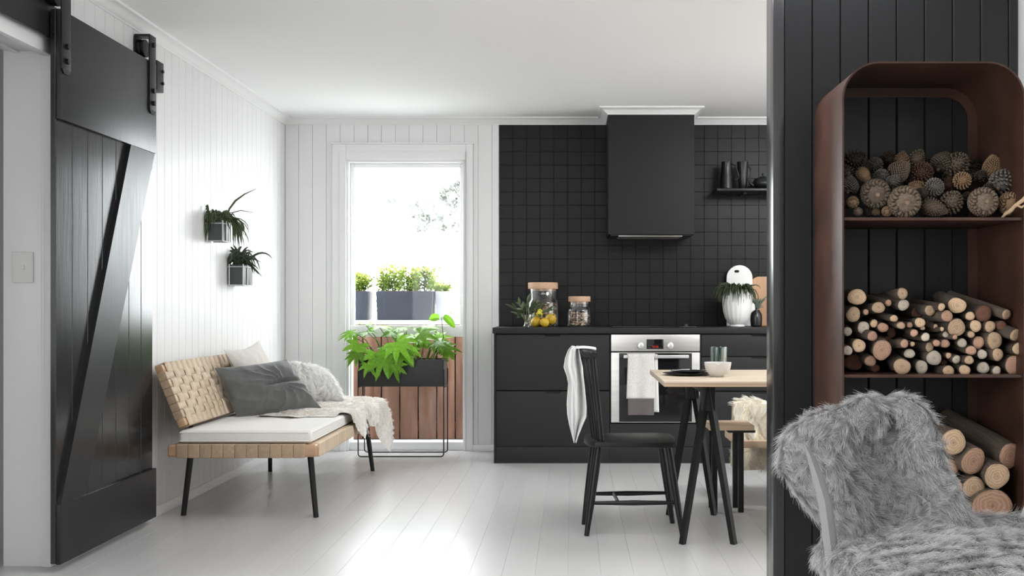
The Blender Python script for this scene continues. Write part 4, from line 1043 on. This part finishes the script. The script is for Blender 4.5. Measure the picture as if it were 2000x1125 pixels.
LP = [(676, 1117, 1131), (684, 1110, 1131), (700, 1104, 1134), (718, 1101, 1138), (735, 1107, 1139), (750, 1110, 1141), (790, 1107, 1145), (812, 1108, 1145), (830, 1111, 1137), (848, 1116, 1130), (863, 1120, 1125)]
def cfn(u, v):
    k = v*(len(LP)-1); i = min(int(k), len(LP)-2); f = k-i
    y = LP[i][0]*(1-f)+LP[i+1][0]*f; a = LP[i][1]*(1-f)+LP[i+1][1]*f; b = LP[i][2]*(1-f)+LP[i+1][2]*f
    Y = 5.12+.035*math.sin(u*9+v*2)+.02*math.sin(u*17+1); p_ = at(a+(b-a)*u, y, 5.12)
    # stay behind the spindles
    back = .045+.004*max(0, 0)+(.100-.045)*max(0, min(1, (.845-p_.z)/.41))-.022
    x = p_.x if p_.z > .858 else min(p_.x, back-.001+.028*u)
    return Vector((x, Y, p_.z))
cl.grid(cfn, 22, 44)
cl.grid(lambda u, v: Vector((-.002+.115*u, 5.10+.11*v+.01*math.sin(u*7), .873+.006*math.sin(v*8)-.03*abs(u-.5)**2*4*.25)), 8, 8)
o = cl.build('draped_cloth', COTTON, recalc=False, solid=.003); tag(o, 'white cotton cloth draped over the back of the black dining chair', 'cloth')

tb = thing('dining_table', 'pale plywood table top on black trestle legs', 'table', (1.4, 5.19, 0))
TX1, TYn, TYf = 2.6, 4.745, 5.63
MB().box(.405, TX1, TYn, TYf, .7165, .740, .002).build('top', PLY, tb)
eb = MB(); eb.box(.405, TX1, TYn-.0015, TYn, .7165, .7325); eb.box(.405, TX1, TYf, TYf+.0015, .7165, .7325); eb.build('edge_band', PLYE, tb)
for xo in (0, 1.75):
    tr_ = thing('trestle', 'x', None, (0, 0, 0)); del tr_['label']
    tr_.parent = tb; tr_.location = -ORI[tb.name]; tr_.name = 'trestle'; ORI[tr_.name] = Vector((0, 0, 0))
    for yb_, yt_ in ((4.843, 4.86), (5.52, 5.50)):
        MB().tube([(.495+xo, yb_, 0), (.602+xo, yt_, .66), (.612+xo, yt_, .7155)], [.0165, .021, .021], 4).build('leg', STEELB, tr_); MB().tube([(.727+xo, yb_, 0), (.622+xo, yt_, .66), (.612+xo, yt_, .7155)], [.0165, .021, .021], 4).build('leg', STEELB, tr_)
        MB().box(.580+xo, .644+xo, yt_-.016, yt_+.016, .60, .716, .004).build('head_block', STEELB, tr_)
    MB().box(.592+xo, .632+xo, 4.86, 5.50, .672, .7155, .003).build('beam', STEELB, tr_)
c = Vector((.553, 5.19, .7405))
pl = thing('plate', 'lower matt black plate at the near end of the pale table', 'plate', c, 'stacked black plates')
MB().lathe([(.01, .001), (.07, .0), (.078, .003), (.116, .009), (.117, .011), (.078, .007), (.01, .005)], c, 40).build('dish', BLKC, pl)
c2 = c+Vector((0.012, .02, .010))
pl2 = thing('plate', 'smaller black plate stacked on the larger black plate', 'plate', c2, 'stacked black plates')
MB().lathe([(.01, .001), (.05, .0), (.058, .003), (.088, .008), (.089, .010), (.058, .006), (.01, .004)], c2, 40).build('dish', BLKC, pl2)
spn = thing('spoon', 'small steel spoon lying across the black plates', 'spoon', c2+Vector((-.04, 0, .012)))
z = c2.z+.0145
MB().tube([(.495, 5.16, z), (.53, 5.175, z+.002), (.565, 5.19, z+.001)], [.0022, .0022, .003], 8).build('handle', STEEL, spn)
MB().ball((.485, 5.156, z), .011, 2, (1.4, .9, .3)).build('bowl', STEEL, spn)
bc = Vector((.684, 5.06, .7405))
bo = thing('bowl', 'pale stoneware bowl with a notched rim on the table', 'bowl', bc)
mb = MB(); prof = [(.028, .0), (.030, .004), (.046, .016), (.058, .036), (.062, .056), (.0635, .068), (.060, .068), (.055, .04), (.04, .018), (.01, .012)]; rings = []; nn = 48
for k, (r, z) in enumerate(prof):
    row = []
    for j in range(nn):
        a = 2*math.pi*j/nn; dd = abs((a-R(265)+math.pi) % (2*math.pi)-math.pi); zz = z-(.010*math.exp(-(dd/.14)**2) if z > .05 else 0)
        row.append(mb.bm.verts.new((bc.x+r*math.cos(a), bc.y+r*math.sin(a), bc.z+zz)))
    rings.append(row)
for a, b in zip(rings, rings[1:]):
    for j in range(nn): mb.bm.faces.new((a[j], a[(j+1) % nn], b[(j+1) % nn], b[j]))
mb.bm.faces.new(rings[0][::-1]); mb.bm.faces.new(rings[-1]); mb.build('vessel', CERG, bo)
gc = Vector((.715, 5.25, .7405))
gl = thing('tumbler', 'green-tinted glass tumbler standing behind the stoneware bowl', 'glass', gc)
MB().lathe([(.030, .003), (.034, .001), (.036, .02), (.040, .133), (.0385, .133), (.034, .02), (.030, .012)], gc, 32, cap=False).build('wall', GLSG, gl)
rb = MB()
for k in range(8): a = 2*math.pi*k/8+.2; rb.tube([(gc.x+.0355*math.cos(a), gc.y+.0355*math.sin(a), gc.z+.01), (gc.x+.040*math.cos(a), gc.y+.040*math.sin(a), gc.z+.13)], .003, 6)
rb.build('ribs', GLSG, gl)

sl = thing('stool', 'wooden-seated stool with black legs beyond the pale table', 'stool', (.85, 5.65, 0))
MB().box(.70, .932, 5.50, 5.76, .436, .462, .004).build('seat', mat('pale_oak', (.60, .44, .30), .5, var=.12, vscale=4, stretch=(1, 6, 6)), sl)
MB().box(.80, .94, 5.52, 5.74, .422, .4355, .003).build('seat_bracket', STEELB, sl)
for x, y in ((.877, 5.60), (.868, 5.73), (.74, 5.60), (.74, 5.73)):
    MB().box(x-.014, x+.014, y-.014, y+.014, 0, .423, .003).build('leg', STEELB, sl)
lw = thing('low_chair', 'low wooden armchair beyond the table, partly hidden by the black partition', 'chair', (1.2, 5.9, 0))
OAK = MATS['pale_oak']
MB().box(.893, 1.45, 5.74, 5.80, .315, .352, .005).build('armrest', OAK, lw); MB().box(1.02, 1.45, 5.80, 6.25, .30, .33, .005).build('seat', OAK, lw)
MB().box(.885, .915, 5.80, 6.25, .315, .352, .004).build('side_rail', OAK, lw)
for x, y in ((1.42, 5.77), (1.42, 6.22), (1.17, 6.22), (1.12, 5.77)): MB().box(x-.02, x+.02, y-.02, y+.02, 0, .315, .003).build('leg', OAK, lw)
MB().box(.95, 1.45, 6.02, 6.05, .33, .50, .005).build('backrest', OAK, lw)
sk = MB()
def skf(u, v):
    x = .90+.56*u; k = v*2-1
    if abs(k) < .12: y = 6.035+k*.25; z = .535+.012*math.sin(u*9)
    else: y = 6.035+math.copysign(.03+.06*(abs(k)-.12), k)-.0; z = .535-(abs(k)-.12)*.42
    x0 = x
    return Vector((x0, y-.02*noise.noise(Vector((u*5, v*5, 0))), z))
sk.grid(skf, 24, 30)
shp = sk.build('sheepskin', mat('ivory_hide', (.72, .66, .52), .9), recalc=True); tag(shp, 'ivory sheepskin hung over the low chair beside the partition', 'sheepskin')
IV = hair_mat('ivory_wool', (.84, .80, .69), (.93, .91, .86))
fur('wool_pile', [shp], 9000, .055, IV, shp, comb=(-.1, -.1, -1), lift=.5, clump=.6, per=22, radius=.001, seed=8)

# ------------------------------------------------------------------ firewood rack
RX0, RX1, RY0, RY1, RZ0, RZ1 = .8835, 1.483, 3.52, 3.928, .329, 1.873
rk = thing('firewood_rack', 'tall rusty steel firewood rack with rounded corners on the black partition', 'rack', (1.18, 3.72, RZ0))
def rring(in_, r=.122, n=10):
    x0, x1, z0, z1 = RX0+in_, RX1-in_, RZ0+in_, RZ1-in_; rr = r-in_; pts = []
    for cx, cz, a0 in ((x1-rr, z1-rr, 0), (x0+rr, z1-rr, 90), (x0+rr, z0+rr, 180), (x1-rr, z0+rr, 270)):
        for k in range(n+1): a = R(a0+90*k/n); pts.append((cx+rr*math.cos(a), cz+rr*math.sin(a)))
    return pts
def shell(y0, y1, i0, i1):
    mb = MB(); A, B = rring(i0), rring(i1); n = len(A); rows = []
    for P_, y in ((A, y0), (A, y1), (B, y1), (B, y0)): rows.append([mb.bm.verts.new((p_[0], y, p_[1])) for p_ in P_])
    for a, b in zip(rows, rows[1:]+rows[:1]):
        for j in range(n): mb.bm.faces.new((a[j], a[(j+1) % n], b[(j+1) % n], b[j]))
    return mb
shell(RY0, RY1, 0, .006).build('shell', RUST, rk); shell(RY1-.006, RY1, .006, .04).build('back_flange', RUST, rk)
S1, S2 = 1.358, .842
for z in (S1, S2): MB().box(RX0+.006, RX1-.006, RY0+.006, RY1-.001, z-.005, z+.005, .001).build('shelf', RUST, rk)

def ordinal(i): return ['first', 'second', 'third', 'fourth', 'fifth', 'sixth', 'seventh', 'eighth', 'ninth', 'tenth', 'eleventh', 'twelfth', 'thirteenth', 'fourteenth', 'fifteenth', 'sixteenth', 'seventeenth', 'eighteenth', 'nineteenth', 'twentieth', 'twenty-first', 'twenty-second', 'twenty-third', 'twenty-fourth', 'twenty-fifth', 'twenty-sixth'][i]
BARK = mat('bark', (.085, .066, .05), .9, col2=(.18, .135, .10), vscale=4, stretch=(3, 1, 3), bump=.5, bscale=12, rnd=.3)
ENDS = {'pale': ring_mat('cut_pale', (.66, .58, .47), (.52, .43, .34), (.32, .24, .17)), 'tan': ring_mat('cut_tan', (.64, .45, .29), (.46, .31, .19), (.35, .24, .16)),
        'pinkish': ring_mat('cut_pink', (.58, .35, .24), (.43, .245, .16), (.6, .45, .35)), 'brown': ring_mat('cut_brown', (.19, .085, .050), (.13, .055, .035), (.5, .4, .35))}
LOGM = {}
def log_mesh(v, colr):
    if (v, colr) in LOGM: return LOGM[v, colr]
    rg = random.Random(v*17+3); n = 18; ph = [rg.uniform(0, 6.28) for _ in range(3)]
    f = lambda a: 1+.045*math.sin(2*a+ph[0])+.03*math.sin(3*a+ph[1])+.015*math.sin(5*a+ph[2])
    mb = MB(); rows = []
    for y, s in ((0, .97), (.012, 1), (.33, 1.01), (.66, .98), (1, .97)):
        rows.append([mb.bm.verts.new((s*f(2*math.pi*j/n)*math.cos(2*math.pi*j/n), y, s*f(2*math.pi*j/n)*math.sin(2*math.pi*j/n))) for j in range(n)])
    for a, b in zip(rows, rows[1:]):
        for j in range(n): mb.bm.faces.new((a[j], a[(j+1) % n], b[(j+1) % n], b[j]))
    mb.bm.faces.new(rows[-1])
    bark = mb.mesh('log', BARK)
    e = MB(); c = e.bm.verts.new((0, -.006, 0)); R1 = [e.bm.verts.new((.5*f(2*math.pi*j/n)*math.cos(2*math.pi*j/n), -.005, .5*f(2*math.pi*j/n)*math.sin(2*math.pi*j/n))) for j in range(n)]
    R2 = [e.bm.verts.new((.92*f(2*math.pi*j/n)*math.cos(2*math.pi*j/n), -.002, .92*f(2*math.pi*j/n)*math.sin(2*math.pi*j/n))) for j in range(n)]
    R3 = [e.bm.verts.new((.965*f(2*math.pi*j/n)*math.cos(2*math.pi*j/n), .004, .965*f(2*math.pi*j/n)*math.sin(2*math.pi*j/n))) for j in range(n)]
    for j in range(n):
        k = (j+1) % n; e.bm.faces.new((c, R1[k], R1[j])); e.bm.faces.new((R1[j], R1[k], R2[k], R2[j])); e.bm.faces.new((R2[j], R2[k], R3[k], R3[j]))
    cut = e.mesh('cut_face', ENDS[colr])
    LOGM[v, colr] = (bark, cut); return LOGM[v, colr]
def add_log(px, py, rp, colr, Y, L, rot, label, group, v, sq=1.0):
    c = at(px, py, Y); r = rp/F*Y; bark, cut = log_mesh(v, colr)
    o = bpy.data.objects.new('firewood_log', bark); C.objects.link(o); o.location = c; o.rotation_euler = rot; o.scale = (r, L, r*sq)
    tag(o, label, 'log', group)
    e = bpy.data.objects.new('cut_face', cut); C.objects.link(e); e.parent = o
    return o
LG = [(275,205,92,'tan'),(240,380,75,'tan'),(180,550,48,'pale'),(340,510,65,'pale'),(178,740,55,'pale'),(295,690,68,'tan'),(430,595,52,'pinkish'),(445,470,40,'tan'),(365,355,30,'pinkish'),
 (525,735,95,'pinkish'),(410,845,58,'pinkish'),(535,510,55,'pinkish'),(490,310,65,'tan'),(588,265,36,'pinkish'),(730,170,55,'tan'),(740,285,62,'pale'),(645,420,42,'tan'),(725,900,85,'tan'),(800,770,55,'pale'),
 (750,670,45,'pinkish'),(830,675,26,'tan'),(845,565,40,'pinkish'),(715,490,42,'tan'),(905,460,52,'tan'),(930,515,25,'tan'),(960,605,47,'pale'),(920,905,65,'pale'),(1000,705,45,'tan'),(1045,815,76,'pale'),
 (1070,665,38,'pinkish'),(1155,670,50,'pinkish'),(1165,578,36,'pale'),(1005,340,58,'tan'),(1120,305,38,'tan'),(1175,395,62,'pinkish'),(1275,290,90,'tan'),(1270,510,92,'tan'),(1255,605,28,'pinkish'),(1125,525,22,'tan'),
 (1060,500,24,'tan'),(1325,665,46,'pale'),(1415,580,36,'tan'),(1405,395,48,'tan'),(1540,370,88,'brown'),(1460,495,63,'tan'),(1605,500,58,'tan'),(1718,492,55,'brown'),(1770,380,58,'tan'),(1860,585,70,'tan'),
 (1885,720,60,'tan'),(1650,640,85,'tan'),(1490,660,60,'pinkish'),(1415,740,55,'pinkish'),(1525,778,50,'pale'),(1395,835,46,'tan'),(1270,830,44,'pale'),(1192,790,32,'tan'),(1145,860,34,'brown'),(1190,942,58,'tan'),
 (1350,935,56,'tan'),(1535,912,60,'pale'),(1670,940,45,'pale'),(1682,780,62,'tan'),(1845,885,92,'pinkish'),(240,860,90,'brown'),(460,915,45,'brown'),(805,485,32,'pinkish'),(620,560,48,'brown'),(640,900,40,'brown'),(1010,450,40,'brown'),(1780,690,50,'brown'),(590,640,44,'brown'),(880,360,60,'brown'),(1560,620,40,'brown')]
rows = {}
info = []
for q in LG:
    k = 0 if q[1] > 820 else 1 if q[1] > 690 else 2 if q[1] > 560 else 3 if q[1] > 430 else 4 if q[1] > 330 else 5
    info.append(k); rows.setdefault(k, []).append(q)
for k in rows: rows[k].sort()
RN = ['bottom row', 'second row up', 'third row up', 'fourth row up', 'fifth row up', 'topmost row']
rg = random.Random(77)
for i, q in enumerate(LG):
    cx, cy, r, colr = q; px, py = 1620+cx/5.113, 540+cy/5.113; rp = r/5.113
    size = 'thick' if r > 74 else 'medium' if r > 46 else 'thin' if r > 33 else 'stick-thin'
    n_ = rows[info[i]].index(q)
    recessed = .10 if colr == 'brown' and cx not in (1540, 1718) else 0
    Y = 3.55+.055*rg.random()+recessed
    tilt = (R(rg.uniform(-3, 6)), 0, R(rg.uniform(-10, 10)))
    if cx in (1770, 1860): tilt = (R(14), 0, R(22))
    add_log(px, py, rp, colr, Y, .29-recessed*.6-.03*rg.random(), tilt,
            f'{size} {colr}-ended log, {ordinal(n_)} from the left in the {RN[info[i]]}, middle shelf', 'small logs on the middle shelf of the rack', i % 6, rg.uniform(.9, 1.08))
BG = [(1115, 362, 80, 'tan', 'log half hidden at the top of the lower stack, beside the fur chair', (R(4), 0, R(12))),
      (1230, 470, 80, 'pinkish', 'log with two dark knots in its cut end, under the leaning log', (R(10), 0, R(14))),
      (1440, 440, 78, 'pinkish', 'long log leaning back across the top of the lower stack', (R(13), 0, R(15))),
      (1365, 555, 74, 'tan', 'round log below the leaning log, next to the rack side', (R(3), 0, R(-4))),
      (1235, 620, 66, 'tan', 'smaller log with radial cracks, just above the biggest log', (R(2), 0, R(5))),
      (1100, 505, 52, 'pinkish', 'log end peeping out from behind the fur chair', (R(2), 0, R(8))),
      (1338, 722, 118, 'pinkish', 'biggest split log at the bottom of the rack', (R(1), 0, R(2))),
      (1110, 640, 70, 'pinkish', 'log behind the fur chair back, low in the stack', (R(1), 0, R(2)))]
for i, (cx, cy, r, colr, lb, rot) in enumerate(BG):
    add_log(1480+cx/2.921, 740+cy/2.921, r/2.921, colr, 3.545+.02*(i % 3), .36 if i == 2 else .32, rot, lb, 'large logs in the bottom of the rack', i % 6, .8 if i == 6 else 1)
add_log(1835, 994, 33, 'pinkish', 3.58, .3, (0, 0, 0), 'log at the very bottom of the rack behind the fur chair', 'large logs in the bottom of the rack', 2)

# pine cones
CONE = {'grey-brown': mat('cone_grey', (.135, .098, .068), .8, rnd=.25, var=.35, vscale=9), 'tan': mat('cone_tan', (.26, .165, .09), .8, rnd=.2, var=.3, vscale=9),
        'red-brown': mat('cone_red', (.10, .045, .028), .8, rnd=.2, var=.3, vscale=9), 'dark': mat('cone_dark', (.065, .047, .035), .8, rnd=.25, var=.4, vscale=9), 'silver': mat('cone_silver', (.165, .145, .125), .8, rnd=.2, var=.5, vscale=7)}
CM = {}
def cone_mesh(kind, colr):
    if (kind, colr) in CM: return CM[kind, colr]
    mb = MB(); N_ = {'closed': 260, 'open': 96, 'long': 170}[kind]; ln = {'closed': 1.5, 'open': 1.7, 'long': 2.4}[kind]; op = {'closed': .16, 'open': .55, 'long': .22}[kind]
    prof = lambda t: (math.sin(math.pi*(.10+.90*t)**.72))**.8*.86+.06
    mb.lathe([(max(.02, prof(t)*.78), (t-.5)*ln) for t in [k/9 for k in range(10)]], n=14)
    for i in range(N_):
        t = (i+.5)/N_; a = i*2.399963; r0 = prof(t)*.70; z = (t-.5)*ln
        e = R(8+80*t) if kind != 'open' else R(-22+95*t)
        ra = Vector((math.cos(a), math.sin(a), 0)); ta = Vector((-math.sin(a), math.cos(a), 0)); d = ra*math.cos(e)+Vector((0, 0, math.sin(e)))
        nrm_ = d.cross(ta); L_ = (.30+op*.45)*(1-.45*t); w_ = (.135 if kind != 'open' else .20)*(1.05-.6*t); th_ = .05
        b = ra*r0+Vector((0, 0, z)); bm = mb.bm
        v = [bm.verts.new(b-ta*w_*.4), bm.verts.new(b+ta*w_*.4), bm.verts.new(b+d*L_*.75+ta*w_), bm.verts.new(b+d*L_*1.02), bm.verts.new(b+d*L_*.75-ta*w_), bm.verts.new(b+d*L_*.85-nrm_*th_*1.6), bm.verts.new(b+d*L_*.78+nrm_*th_*1.2)]
        for fc in ((0, 1, 6), (1, 2, 6), (2, 3, 6), (3, 4, 6), (4, 0, 6), (1, 0, 5), (2, 1, 5), (3, 2, 5), (4, 3, 5), (0, 4, 5)): bm.faces.new([v[q_] for q_ in fc])
    me = mb.mesh('pine_cone', CONE[colr], recalc=False, sharp=.5)
    st_ = MB(); st_.tube([(0, 0, -ln*.5-.18), (0, 0, -ln*.5-.05), (0, 0, -ln*.5+.05)], [.12, .13, .16], 8); sm_ = st_.mesh('stalk', mat('cone_stalk', (.24, .16, .11), .8))
    CM[kind, colr] = (me, sm_); return CM[kind, colr]
# (x, y, r in the 5.26x crop, kind, colour, facing: base to room / side / tip, depth)
PC = [(460,615,150,'closed','grey-brown','base',.02),(755,705,165,'closed','grey-brown','base',0),(1085,770,100,'long','grey-brown','lie',0),(1270,690,122,'open','grey-brown','tip',.02),(1560,712,150,'closed','grey-brown','base',0),(1842,720,122,'closed','tan','base',.02),
 (205,530,100,'closed','silver','side',.06),(360,440,70,'long','tan','lie',.05),(730,380,110,'closed','grey-brown','side',.12),(960,395,120,'open','red-brown','tip',.12),(1090,555,100,'open','silver','tip',.05),(885,555,80,'open','tan','side',.08),
 (1380,480,95,'open','tan','tip',.06),(1555,430,62,'open','dark','side',.13),(1790,480,135,'open','silver','side',.06),(540,440,90,'open','silver','tip',.12),(665,485,75,'open','silver','side',.09),(280,265,115,'open','dark','side',.20),
 (475,320,88,'open','silver','tip',.20),(745,265,85,'open','tan','side',.22),(905,250,95,'open','grey-brown','side',.22),(1165,290,115,'closed','grey-brown','side',.2),(1330,305,135,'open','grey-brown','tip',.17),(1690,335,120,'closed','tan','side',.14),
 (945,625,68,'closed','dark','tip',.03),(160,385,75,'open','dark','side',.15),(235,705,62,'closed','tan','base',.02),(160,745,55,'open','dark','tip',.05),(290,810,46,'closed','grey-brown','base',0),(395,805,46,'closed','dark','side',.04),(480,805,44,'closed','tan','side',.03),(585,800,55,'closed','tan','base',0),
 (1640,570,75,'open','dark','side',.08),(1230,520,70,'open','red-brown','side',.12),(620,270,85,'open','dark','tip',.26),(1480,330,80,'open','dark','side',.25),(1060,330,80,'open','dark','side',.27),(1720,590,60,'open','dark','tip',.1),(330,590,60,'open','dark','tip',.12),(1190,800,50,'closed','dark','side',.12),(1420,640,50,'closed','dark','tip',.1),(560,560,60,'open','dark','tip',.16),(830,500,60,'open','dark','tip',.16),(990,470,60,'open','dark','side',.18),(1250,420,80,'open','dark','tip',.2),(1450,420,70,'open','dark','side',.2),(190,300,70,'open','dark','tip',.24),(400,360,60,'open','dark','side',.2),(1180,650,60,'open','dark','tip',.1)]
rg = random.Random(5)
rws = {}
for q in PC: rws.setdefault(0 if q[1] > 600 else 1 if q[1] > 370 else 2, []).append(q)
for k in rws: rws[k].sort()
for q in PC:
    cx, cy, r, kind, colr, face, dp = q; Y = 3.60+dp; px, py = 1620+cx/5.263, 260+cy/5.263; rr = r/5.263/F*Y
    me, stk = cone_mesh(kind, colr); k = 0 if cy > 600 else 1 if cy > 370 else 2
    sc = 1.1*rr/{'closed': .98, 'open': 1.2, 'long': 1.05}[kind]
    o = bpy.data.objects.new('pine_cone', me); C.objects.link(o); c = at(px, py, Y); o.scale = (sc,)*3
    rot = {'base': (R(-80+rg.uniform(-14, 14)), R(rg.uniform(-14, 14)), 0), 'tip': (R(75+rg.uniform(-25, 25)), R(rg.uniform(-30, 30)), 0), 'side': (R(rg.uniform(-40, 40)), R(rg.uniform(-70, 70)), R(rg.uniform(0, 360))), 'lie': (R(35), R(118 if cx > 800 else 150), 0)}[face]
    o.location = c; o.rotation_euler = rot; 
    size = 'big' if r > 115 else 'middling' if r > 75 else 'small'
    tag(o, f'{size} {colr} {"open" if kind == "open" else "tight"} pine cone, {ordinal(rws[k].index(q))} from the left, {["front row", "middle row", "back row"][k]}, top shelf', 'pine cone', 'pine cones on the top shelf of the rack')
    s_ = bpy.data.objects.new('stalk', stk); C.objects.link(s_); s_.parent = o
tw_ = MB(); tw_.tube([at(1958, 424, 3.56), at(1985, 400, 3.505), at(1999, 390, 3.50), at(2012, 372, 3.50)], [.004, .006, .007, .005], 7); tw_.tube([at(1985, 400, 3.505), at(1995, 405, 3.50), at(2008, 396, 3.50)], [.004, .004, .002], 6)
tw_.tube([at(1958, 424, 3.56), at(1964, 417, 3.55), at(1975, 412, 3.525), at(1985, 400, 3.505)], [.002, .006, .005, .004], 6)
o = tw_.build('twig', mat('pale_twig', (.55, .38, .24), .7)); tag(o, 'pale split twig at the right end of the pine cones', 'twig')

# ------------------------------------------------------------------ sheepskin armchair
AF = 2.85
ac = thing('armchair', 'grey long-haired sheepskin armchair in front of the firewood rack', 'armchair', (1.0, 2.65, 0))
body = MB()
EDG = [(1160, 1640, 1960), (1090, 1628, 1930), (1040, 1620, 1905), (1000, 1612, 1880), (950, 1600, 1862), (900, 1592, 1842), (860, 1598, 1832), (825, 1625, 1820), (803, 1665, 1795)]
def ed(v):
    k = v*(len(EDG)-1); i = min(int(k), len(EDG)-2); f = k-i
    return [EDG[i][j]*(1-f)+EDG[i+1][j]*f for j in range(3)]
for iv in range(17):
    v = iv/16
    y, l, r_ = ed(v)
    row = []
    for iu in range(15):
        u = iu/14; Y = AF-.05+.17*v+.10*math.sin(math.pi*u)**.8
        row.append(at(l+26+(r_-l-52)*u, y, Y))
    for q in row: body.ball(q, .048, 1)
roll = [(1700, 822), (1650, 828), (1600, 842), (1565, 868), (1552, 900), (1568, 935), (1588, 970), (1602, 1005)]; rad = [.045, .055, .062, .062, .054, .044, .034, .022]
for i in range(len(roll)-1):
    for k in range(6):
        f = k/6; px = roll[i][0]*(1-f)+roll[i+1][0]*f; py = roll[i][1]*(1-f)+roll[i+1][1]*f; r = rad[i]*(1-f)+rad[i+1]*f
        body.ball(at(px, py, AF+.10-.02*i/7), r, 1)
# seat cushion and arm
for ix in range(14):
    for iy in range(9):
        x = .70+.62*ix/13; y = 2.20+.66*iy/8
        z = .40+.03*math.sin(math.pi*ix/13)+.02*math.sin(math.pi*iy/8)-(.05 if iy == 0 else 0)
        body.ball((x, y, z), .065, 1)
for i in range(14):
    f = i/13; body.ball((1.07+.32*f, 2.95-.25*f*f, .455-.01*f), .055, 1)
ab = body.build('body', mat('grey_hide', (.30, .30, .30), .9), ac)
remesh(ab, .016, 12); ab.data.materials.clear(); ab.data.materials.append(MATS['grey_hide'])
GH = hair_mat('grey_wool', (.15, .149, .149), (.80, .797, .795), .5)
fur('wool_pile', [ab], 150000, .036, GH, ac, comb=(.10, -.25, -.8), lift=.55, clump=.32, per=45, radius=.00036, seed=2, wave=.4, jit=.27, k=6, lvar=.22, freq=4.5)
sp_ = MB()
SE = [(868, 1571, 1573), (890, 1576, 1589), (930, 1586, 1607), (980, 1598, 1624), (1040, 1606, 1632), (1100, 1613, 1640), (1150, 1617, 1645)]
def sfn(u, v):
    k = v*(len(SE)-1); i = min(int(k), len(SE)-2); f = k-i; q = [SE[i][j]*(1-f)+SE[i+1][j]*f for j in range(3)]
    return at(q[1]+(q[2]-q[1])*u, q[0], 2.715+.05*(1-v)+.02*abs(u-.5))
sp_.grid(sfn, 6, 20); sp_.build('suede_edge', SUEDE, ac, recalc=False, solid=.004)
for x, y in ((.74, 2.26), (1.27, 2.26), (.80, 2.80), (1.24, 2.80)):
    MB().tube([(x, y, 0), (x*.96+.04, y*.97+.07, .36)], [.016, .022], 12).build('leg', OAK, ac)
